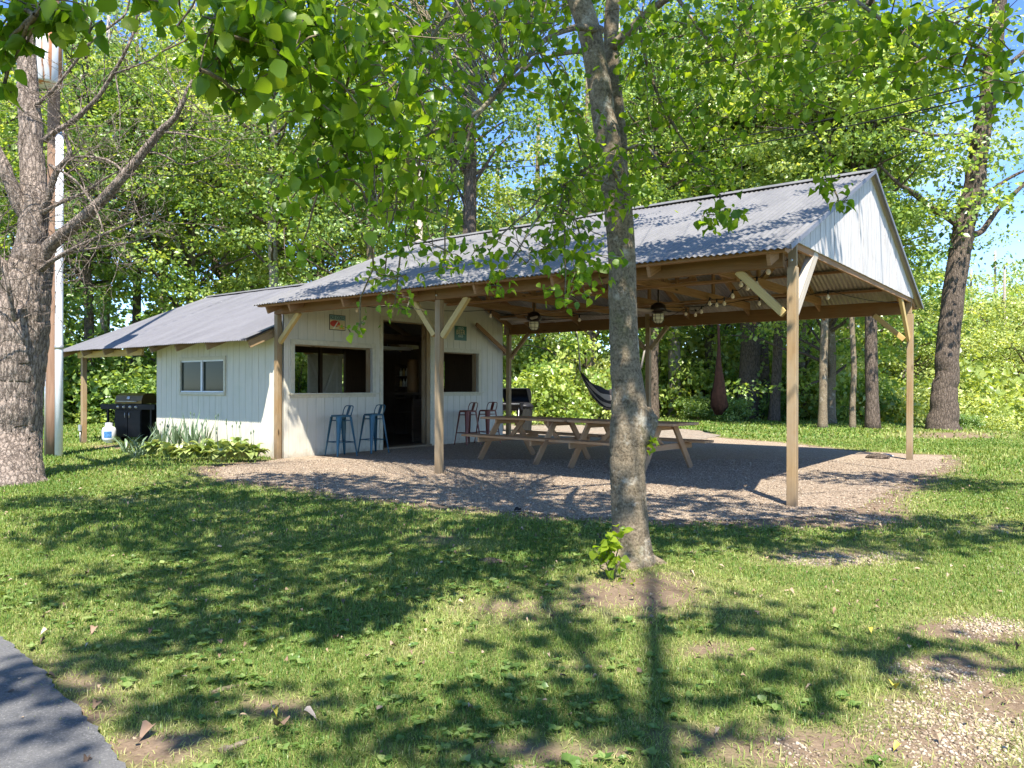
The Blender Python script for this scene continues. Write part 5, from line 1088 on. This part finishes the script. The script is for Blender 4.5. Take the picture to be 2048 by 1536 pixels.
# sapling shoots at the foot of the near tree and on its burl
sp_ = thing('sapling', 'bright green sapling shoots growing at the left foot of the near tree trunk', 'sapling', gnd(1222, 1150))
P = []; mb = MB(220)
for px, py, dd, n in ((1225, 1080, 5.1, 20), (1205, 1110, 5.1, 16), (1235, 1120, 5.1, 16), (1215, 1095, 5.1, 16), (1245, 1060, 5.15, 8), (1235, 1175, 5.0, 6), (1260, 1180, 4.95, 4)):
    c = at(px, py, dd); P.append(c+rng.normal(0, .035, (n, 3))); mb.tube([gnd(1222, 1150), at(px-5, py+25, dd), c], [.006, .004, .002], 5, False)
P = np.concatenate(P); k = len(P); mb.build('stem', M['bark_mid'], sp_)
Nn = rng.normal(0, .5, (k, 3))+np.array([0, 0, 1.0]); dd_ = rng.normal(0, 1, (k, 3)); dd_[:, 2] = dd_[:, 2]*.2-.3
fastmesh('leaves', orient(LEAFN, P, dd_, Nn, .055+.02*rng.random(k)).reshape(-1, 3), NL, FN, M['leaf_near'], sp_, np.clip(rng.normal(.8, .15, k), 0, 1), True)
b2 = thing('shoot', 'small bright shoot growing out of the burl on the near trunk', 'shoot', at(1300, 880, 5.55)); P = at(1305, 885, 5.5)+rng.normal(0, .022, (12, 3)); mb = MB(); mb.tube([at(1290, 890, 5.6), at(1306, 884, 5.5)], .003, 4); mb.build('stem', M['bark_mid'], b2)
fastmesh('leaves', orient(LEAFN, P, rng.normal(0, 1, (12, 3)), rng.normal(0, .4, (12, 3))+np.array([0, 0, 1.]), np.full(12, .05)).reshape(-1, 3), NL, FN, M['leaf_near'], b2, np.full(12, .8), True)
# slim tree behind the camera whose trunk throws the long shadow over the lawn
sb = np.array([12.0, -9.2, 0]); lean_ = np.array([.198, -.079, 0])
sh_t = thing('slim_tree', 'slim tree near the camera whose thin trunk shadow crosses the lawn', 'tree', (sb[0], sb[1], -.05)); mb = MB(230)
mb.tube([sb+lean_*z+np.array([0, 0, z]) for z in (-.1, 2, 5, 8, 11, 14.5)], [.09, .08, .075, .07, .06, .04], 10); mb.tube([sb+lean_*8+np.array([0, 0, 8]), sb+lean_*8+np.array([-.7, .5, 10.2]), sb+lean_*8+np.array([-1.6, .6, 12])], [.05, .045, .02], 8); mb.build('trunk', M['bark_mid'], sh_t)
# ================================================================ BACKGROUND TREES
big = thing('leaning_tree', 'big leaning grey tree trunk with spreading boughs on the right of the pavilion', 'tree', gnd(1885, 858))
mb = MB(240); d = 23.3
limb(mb, [(1888, 872, d, 100), (1884, 855, d, 82), (1888, 800, d, 66), (1893, 740, d, 58), (1900, 650, d, 54), (1912, 560, d, 53), (1930, 450, d, 52), (1945, 380, d, 50), (1958, 300, d, 46), (1974, 200, d, 42), (1990, 90, d, 38), (2000, -20, d, 34), (2015, -200, d, 24)], 20, .05, 4, .02, K=.74, bark=(80, .08, .03, 5, 1.6, 12))
mb.build('trunk', M['bark_bg'], big); mb = MB(241); RB = []
for P in ([(1925, 462, d, 22), (1905, 440, d, 18), (1878, 425, d, 17), (1855, 410, d-.3, 15), (1830, 388, d-.6, 14), (1800, 370, d-1, 9), (1760, 330, d-1.2, 5)], [(1942, 470, d, 16), (1965, 462, d, 13), (1990, 425, d, 12), (2015, 400, d, 11), (2050, 365, d, 9), (2110, 300, d, 6)],
          [(1950, 400, d, 12), (1990, 375, d+.5, 8), (2030, 350, d+.5, 7), (2080, 330, d+.5, 5)], [(1962, 290, d, 12), (1920, 270, d-1, 9), (1870, 270, d-1.5, 7), (1800, 255, d-2, 4)], [(1985, 120, d, 14), (1930, 80, d-1, 9), (1850, 60, d-1.5, 6)], [(1985, 150, d, 12), (2040, 110, d, 9), (2100, 50, d, 6)]):
    o_, r_ = limb(mb, P, 8, .1); RB += list(zip(o_, r_))
mb.build('boughs', M['bark_bg'], big)
C_ = np.array([p for p, r in RB if r < .12]); C_ = np.concatenate([C_+rng.normal(0, .9, C_.shape)*np.array([1, 1, .7]), np.array([at(x, y, d-1) for x, y in ((1860, 150), (1800, 200), (1830, 300), (1780, 270), (1900, 330), (1870, 220), (1760, 400), (1800, 430), (2020, 230), (2040, 420), (1740, 220), (1930, 230), (1850, 330), (1800, 100), (1880, 40))])])
P, D_, N, s, t = cloud(rng, C_, np.tile([.8, .8, .4], (len(C_), 1)), 26, .15); fastmesh('crown', orient(LEAF4, P, D_, N, s).reshape(-1, 3), 4, F4, M['leaf_b'], big, t)
BT = [  # label, px, py, depth, width px, H, variant, lean, bark, zc, scale
 ('straight slim dark trunk right of the front corner post', 1745, 857, None, 26, 16, 0, (-.01, 0), 'bark_bg', 10.5, .9),
 ('slender grey trunk between the corner posts', 1645, 857, None, 17, 14, 3, (.02, 0), 'bark_mid', 9.5, .9),
 ('thin trunk beside the slender grey trunk', 1705, 857, None, 12, 13, 3, (0, 0), 'bark_mid', 9.0, .85),
 ('massive double trunk of dark bark behind the corner post', 1498, 835, 31, 44, 20, 1, (-.005, 0), 'bark_bg', 14, 1.0),
 ('second dark stem rising beside the massive double trunk', 1522, 835, 31.4, 38, 19, 0, (.005, 0), 'bark_bg', 13.5, 1.0),
 ('curving dark trunk just left of the front corner post', 1548, 842, None, 22, 13, 2, (.035, 0), 'bark_bg', 10.5, .8),
 ('mossy trunk right of the middle back post', 1350, 830, 33, 28, 17, 0, (.0, 0), 'bark_pale', 12, 1.0),
 ('dark trunk showing beside the middle back post', 1308, 830, 30, 20, 15, 1, (.01, 0), 'bark_bg', 11, .9),
 ('tall dark trunk rising behind the shed ridge', 935, 820, 25, 36, 20, 1, (0, 0), 'bark_bg', 13.5, 1.0),
 ('brown trunk behind the left porch post', 176, 815, 28, 22, 15, 1, (-.01, .0), 'bark_bg', 10.5, .95),
 ('trunk behind the gas grill under the porch', 272, 815, 31, 20, 16, 3, (0, 0), 'bark_bg', 11, 1.0),
 ('pale trunk in the foliage above the shed roof', 545, 820, 29, 24, 18, 0, (0, 0), 'bark_pale', 12, 1.0),
]
GRP = 'trees of the background wood'
for (lab, px, py, d_, wp, H, v_, ln, mt_, zc, sc) in BT: btree(lab, px, py, d_, wp, H, v_, ln, mt_, zc, sc, None)
for px, d_, v_, H, sc in ((-120, 24, 0, 17, 1), (60, 30, 1, 18, 1.1), (210, 36, 2, 19, 1.2), (380, 31, 0, 17, 1.1), (450, 38, 1, 20, 1.2), (640, 33, 2, 17, 1.05), (740, 27, 1, 15, .9), (740, 41, 0, 22, 1.3), (870, 36, 3, 16, 1.0), (1080, 38, 2, 15, 1.1), (1180, 30, 0, 15, .85),
                     (1250, 37, 1, 19, 1.1), (1420, 36, 2, 19, 1.15), (1600, 32, 0, 19, 1.15), (1660, 27, 0, 17, 1.0), (1740, 38, 1, 17, 1.05), (330, 45, 2, 24, 1.4), (40, 44, 0, 22, 1.3), (1330, 46, 0, 22, 1.3), (560, 46, 0, 22, 1.3), (1540, 45, 2, 21, 1.2), (1000, 48, 1, 16, 1.0), (-60, 36, 2, 20, 1.2)):
    btree('leafy green tree standing in the wood behind the clearing', px, 0, d_, 22, H, v_, (tr.uniform(-.02, .02), 0), 'bark_pale' if int(px) % 20 else 'bark_mid', H*(.62 if (int(px) // 10) % 2 else .46), sc, GRP)
# far side of the bank: paler, lower trees on the right
for px, d_, v_, H, sc in ((1700, 46, 2, 12, .9), (1790, 44, 2, 12, .95), (1860, 50, 2, 13, 1.0), (1940, 46, 2, 12.5, .95), (2010, 42, 2, 12, .95), (2090, 46, 2, 13, 1.0), (1990, 54, 2, 15, 1.1), (1900, 38, 2, 9, .7), (2060, 36, 2, 9, .7), (1810, 37, 2, 8.5, .7)):
    btree('pale sunlit tree growing low beyond the bank on the right', px, 0, d_, 14, H, v_, (0, 0), 'bark_pale', H*.52, sc, 'pale trees beyond the bank')
# undergrowth
def shrub_variant(seed, m, size, n):
    r = np.random.default_rng(seed); k = 34; q = r.normal(0, 1, (k, 3)); q /= np.linalg.norm(q, axis=1, keepdims=True); q[:, 2] = abs(q[:, 2]); c = q*np.array([1.5, 1.5, 2.3])*(.45+.55*r.random((k, 1)))
    P, D, N, s, t = cloud(r, c, np.tile([.55, .55, .3], (k, 1)), n, size, .95); o = fastmesh('leaves', orient(LEAF4, P, D, N, s).reshape(-1, 3), 4, F4, m, None, t)
    mb = MB(seed)
    for i in range(0, k, 2): mb.tube(curve((0, 0, -.1), c[i], r, .02, 5), np.linspace(.02, .006, 6), 4, False)
    w_ = mb.build('stems', M['bark_bg']); a_, b_ = o.data, w_.data; bpy.data.objects.remove(o); bpy.data.objects.remove(w_); return a_, b_
SV = [shrub_variant(31, M['leaf_a'], .13, 95), shrub_variant(32, M['leaf_b'], .14, 90), shrub_variant(33, M['leaf_c'], .12, 95)]
def shrub(x, y, sc, v, label, group):
    z = float(hz(np.array([x]), np.array([y]))[0]); r = thing('shrub', label, 'shrub', (x, y, z), tr.uniform(0, 6), group, local=True)
    for nm, dta in (('leaves', SV[v][0]), ('stems', SV[v][1])):
        c = bpy.data.objects.new(nm, dta); COL.objects.link(c); c.parent = r; c.scale = (sc*tr.uniform(.9, 1.3), sc, sc*tr.uniform(.8, 1.2))
LB1 = 'leafy shrub in the green undergrowth along the wood edge'; n_s = 0
for k in range(62):
    px = -80+k*36+tr.uniform(-20, 20)
    if px < 350: d_ = tr.uniform(27, 32); v_ = tr.choice([0, 1, 1])
    elif px < 1560: d_ = tr.uniform(31, 37) if k % 2 else tr.uniform(37, 41); v_ = tr.choice([0, 0, 1, 2])
    elif k % 2: d_ = tr.uniform(28, 34); v_ = tr.choice([0, 2, 2])
    else: d_ = tr.uniform(36, 42); v_ = 2
    p = at(px, 768, d_); shrub(p[0], p[1], tr.uniform(1.1, 1.9)*(1.3 if d_ > 34 else 1), v_, LB1, 'undergrowth shrubs along the wood edge')
for px, d_, sc, v_, lab in ((1060, 27, 1.1, 0, 'light green bush behind the barrel grill'), (1120, 27.5, 1.25, 0, 'rounded light green bush below the hammock'), (1185, 30, 1.2, 2, 'pale bush between hammock and near trunk'), (1400, 30.5, .6, 1, 'low dark green bush left of the hanging hammock'), (1462, 29, .55, 1, 'low green bush at the foot of the massive double trunk'), (1560, 30, .6, 1, 'small green bush behind the front corner post'),
                        (1990, 26, .5, 2, 'low pale bush right of the leaning tree'), (1935, 24.5, .3, 1, 'tiny dark bush at the foot of the leaning tree')):
    p = at(px, 768, d_); shrub(p[0], p[1], sc, v_, lab, None)
# the wood beyond
k = 380; ang = rng.uniform(-.95, .85, k); dist = rng.uniform(52, 80, k); Fh = np.array([Fv[0], Fv[1]]); hd = np.stack([np.cos(ang), np.sin(ang)], 1)
pos = CAM[:2]+dist[:, None]*(hd[:, :1]*Fh-hd[:, 1:2]*Rv[:2]*1.0)
top_ = np.where(ang > -.36, 11, 8.0); C_ = np.stack([pos[:, 0], pos[:, 1], rng.uniform(-3, 1, k)+rng.random(k)*top_*1.0], 1)
P, D_, N, s, t = cloud(rng, C_, np.tile([3.6, 3.6, 2.2], (k, 1)), 110, .50); tag(fastmesh('distant_wood', orient(LEAF4, P, D_, N, s).reshape(-1, 3), 4, F4, M['leaf_b'], None, t), 'mass of distant green foliage closing the view behind the trees', 'woods', kind='stuff')
# ================================================================ PLANTS BY THE SHED WALL
def strap(mb_list, base, az, Ln, wd, rise, droop, K=6):
    d = np.array([math.cos(az), math.sin(az), 0]); s = np.array([-d[1], d[0], 0]); rows = []
    for i in range(K+1):
        t = i/K; p = base+d*(Ln*t*(1-rise*.75))+np.array([0, 0, Ln*(rise*t-droop*t*t)]); w_ = wd*math.sin(PI*min(1, .12+t*.88))**.7 if t < 1 else 0.001
        rows.append((p-s*w_/2+np.array([0, 0, w_*.18]), p, p+s*w_/2+np.array([0, 0, w_*.18])))
    mb_list.append(rows)
def plant(name, label, cat, x, y, kind, sc, seed, group=None):
    r = random.Random(seed); rt = thing(name, label, cat, (x, y, 0), 0, group); rows = []
    n = 34 if kind == 'hosta' else 26
    for i in range(n):
        az = r.uniform(0, 2*PI); b = np.array([x+r.uniform(-.06, .06)*sc, y+r.uniform(-.06, .06)*sc, 0.0])
        if kind == 'hosta': strap(rows, b+np.array([0, 0, .05+.10*r.random()]), az, sc*r.uniform(.26, .50), sc*r.uniform(.10, .15), r.uniform(.65, .95), r.uniform(.45, .7))
        elif kind == 'iris': strap(rows, b, az, sc*r.uniform(.45, .75), sc*.03, r.uniform(.85, 1.0), r.uniform(.02, .3), 5)
        else: strap(rows, b, az, sc*r.uniform(.5, .8), sc*.03, r.uniform(.7, .9), r.uniform(.25, .6), 6)
    V = []; 
    m_ = M['leaf_hosta'] if kind == 'hosta' else M['leaf_iris']; F = []
    for rws in rows: V.append(np.array(rws).reshape(-1, 3))
    K = len(rows[0])-1; F = [(i*3+j, i*3+j+1, i*3+j+4, i*3+j+3) for i in range(K) for j in (0, 1)]
    fastmesh('leaves', np.concatenate(V), (K+1)*3, F, m_, rt, np.random.default_rng(seed).random(len(rows)), True)
    if kind != 'strap':
        mb = MB(seed)
        for i in range(2): a = r.uniform(0, 6); h = sc*r.uniform(.42, .60); mb.tube([(x, y, 0), (x+.05*math.cos(a), y+.05*math.sin(a), h)], .004, 4); mb.lathe([(0, 0), (.012, .02), (.01, .05), (0, .07)], (x+.05*math.cos(a), y+.05*math.sin(a), h-.01), 6)
        mb.build('flower_stalk', M['leaf_iris'], rt)
for i, (px, py, kind, sc, lab) in enumerate([
    (255, 906, 'strap', 1.0, 'grey green strap leaved clump nearest the propane tank'), (285, 910, 'strap', 1.0, 'arching grey green clump at the left corner of the shed wall'), (305, 916, 'hosta', .8, 'light green leafy clump under the left end of the shed wall'), (272, 918, 'strap', .7, 'small arching clump at the lawn edge by the tank'),
    (325, 902, 'iris', 1.0, 'upright iris blades against the white wall, left of the window'), (352, 906, 'iris', .95, 'upright iris blades directly below the left half of the window'), (385, 909, 'iris', 1.15, 'upright iris blades below the middle of the window'), (340, 921, 'hosta', .75, 'low green clump before the iris blades'), (408, 908, 'iris', .9, 'upright iris blades below the right half of the window'),
    (372, 924, 'hosta', .8, 'pale edged hosta below the window'), (405, 921, 'hosta', .95, 'pale edged hosta below the right end of the window'), (430, 923, 'hosta', 1.0, 'broad pale hosta in the middle of the bed'), (458, 924, 'hosta', 1.05, 'broad pale hosta third from the gravel'), (484, 924, 'hosta', 1.0, 'broad pale hosta second from the gravel'), (506, 923, 'hosta', .85, 'broad pale hosta last before the gravel'), (440, 932, 'hosta', .8, 'small hosta at the lawn edge of the bed'), (470, 915, 'hosta', 1.0, 'tall hosta against the wall right of the window')]):
    p = gnd(px, py); plant({'hosta': 'hosta_plant', 'iris': 'iris_plant', 'strap': 'strap_leaf_plant'}[kind], lab, 'plant', p[0], p[1], kind, sc*{'hosta': 1.3, 'iris': 1.15, 'strap': 1.15}[kind], 300+i)
# broad leaved weeds scattered in the lawn: one uncountable mass
n = 8000; dd = np.sqrt(rng.random(n)*(10.5**2-2.4**2)+2.4**2); u = (rng.random(n)*2-1)*.7; Fh = np.array([-math.sin(YAW), math.cos(YAW)]); P = CAM[:2]+dd[:, None]*(Fh+u[:, None]*Rv[:2])
k_ = (fbm(P[:, 0]*1.1, P[:, 1]*1.1, 77) > .50) & (dirtf(P[:, 0], P[:, 1]) < .45) & ~inpoly(P, padp) & ~inpoly(P, aspp) & (rng.random(n) < np.clip(1.25-u*1.3, .25, 1)); P = P[k_]
LW = []; 
for x, y in P:
    nn = rng.integers(4, 8); a0 = rng.random()*6.28; sz = rng.uniform(.014, .036); z = float(hz(np.array([x]), np.array([y]))[0])
    for j in range(nn): LW.append((x, y, z+.012, a0+j*2*PI/nn+rng.normal(0, .2), sz*rng.uniform(.7, 1.3)))
LW = np.array(LW); d3 = np.stack([np.cos(LW[:, 3]), np.sin(LW[:, 3]), .35+.4*rng.random(len(LW))], 1); Nn = np.tile([0, 0, 1.0], (len(LW), 1))+rng.normal(0, .2, (len(LW), 3))
tag(fastmesh('weeds', orient(LEAFN, LW[:, :3], d3, Nn, LW[:, 4]).reshape(-1, 3), NL, FN, M['weed'], None, np.clip(rng.normal(.5, .25, len(LW)), 0, 1), True), 'broad leaved weeds and plantain spread through the lawn', 'weeds', kind='stuff')
n = 1500; dd = np.sqrt(rng.random(n)*(12**2-2.3**2)+2.3**2); u = (rng.random(n)*2-1)*.7; P = CAM[:2]+dd[:, None]*(Fh+u[:, None]*Rv[:2]); n = len(P)
zz = np.where(inpoly(P, aspp), .018, np.where(inpoly(P, padp), .012, .012+.012*rng.random(n))); C_ = np.concatenate([P, zz[:, None]], 1)
dl = rng.normal(0, 1, (n, 3)); dl[:, 2] *= .12; Nn = rng.normal(0, .25, (n, 3))+np.array([0, 0, 1.0])
mL, tL, bL = mat('dry_leaf_litter'); aL = tL.nodes.new('ShaderNodeAttribute'); aL.attribute_name = 'rnd'; tL.links.new(ramp(tL, aL.outputs['Fac'], [(0, (.07, .045, .03)), (.5, (.20, .13, .08)), (1, (.40, .30, .20))]), bL.inputs['Base Color']); bL.inputs['Roughness'].default_value = .85
tag(fastmesh('leaf_litter', orient(LEAFN*np.array([.9, 1, 2.4]), C_, dl, Nn, .016+.026*rng.random(n)**2).reshape(-1, 3), NL, FN, mL, None, rng.random(n), True), 'small dry brown leaf bits scattered over lawn, gravel and drive', 'leaf litter', kind='stuff')
# single fallen things
def leafthing(px, py, sz, col, label, up=.022):
    p = gnd(px, py)+np.array([0, 0, up]); o = fastmesh('fallen_leaf', orient(LEAFN*np.array([1.0, 1, 3.0])*.62, p[None], rng.normal(0, 1, (1, 3))*np.array([1, 1, .1]), np.array([[.1, .1, 1.0]]), np.array([sz])).reshape(-1, 3), NL, FN, col, None, [.5], True); tag(o, label, 'leaf')
M['yleaf'] = plain('yellow_leaf', (.62, .50, .06), .6); M['bleaf'] = plain('brown_leaf', (.22, .14, .09), .7); M['pleaf'] = plain('pale_dry_leaf', (.45, .36, .28), .7)
leafthing(1785, 1381, .085, M['yleaf'], 'bright yellow leaf lying on the stony ground at the lower right'); leafthing(1738, 1264, .05, M['yleaf'], 'small yellow leaf in the gravel patch right of the tree shadow'); leafthing(545, 1427, .06, M['yleaf'], 'yellow leaf in the grass near the drive'); leafthing(1800, 1500, .05, M['yleaf'], 'yellowish leaf near the bottom edge at the right')
leafthing(568, 1462, .12, M['bleaf'], 'large brown leaf in the grass at the lower left'); leafthing(605, 1436, .09, M['pleaf'], 'pale dry leaf beside the large brown leaf'); leafthing(190, 1262, .07, M['bleaf'], 'orange brown leaf by the drive edge'); leafthing(305, 1462, .10, M['bleaf'], 'dark brown leaf near the drive at the bottom left'); leafthing(95, 1268, .06, M['pleaf'], 'pale leaf in the grass at the left edge')
leafthing(1042, 1022, .16, M['black'], 'dark curled bark piece on the gravel edge', .01)
def rock(px, py, s, m, label, name='rock', sq=(1, .7, .4)):
    p = gnd(px, py); mb = MB(int(px)); vs = []; r = random.Random(int(px)); n = 10; prof = [(.6, 0), (1, .25), (.9, .6), (.5, .9), (.0001, 1)]
    for q, z in prof:
        for k in range(n): a = 2*PI*k/n; w_ = q*(1+r.uniform(-.18, .18)); vs.append((p[0]+s*sq[0]*w_*math.cos(a), p[1]+s*sq[1]*w_*math.sin(a), p[2]-.01+s*sq[2]*z*(1+r.uniform(-.1, .1))))
    mb.add(vs, [(i*n+k, i*n+(k+1) % n, (i+1)*n+(k+1) % n, (i+1)*n+k) for i in range(4) for k in range(n)], None, False); tag(mb.build(name, m), label, name.replace('_', ' '))
rock(1756, 917, .20, M['bark_bg'], 'dark flat rock on the gravel near the right back post', sq=(1.1, .7, .5)); rock(1770, 912, .14, M['stone'], 'pale rock beside the dark flat rock')
rock(985, 1122, .10, M['bark_bg'], 'dark weathered clod half sunk in the grass', sq=(1.2, .7, .3))
for i, (a, b, lab) in enumerate([((440, 1500), (520, 1470), 'bare root crossing the soil at the bottom left'), ((1010, 1528), (1140, 1545), 'bare root at the bottom edge of the lawn'), ((420, 1385), (500, 1360), 'thin bare root in the grass right of the drive')]):
    mb = MB(i); p, q = gnd(*a), gnd(*b); mb.tube(curve(p-[0, 0, .01], q-[0, 0, .01], rng, .02, 8, .12), np.linspace(.016, .005, 9), 7, True, .2); tag(mb.build('tree_root', M['bark_mid']), lab, 'root')
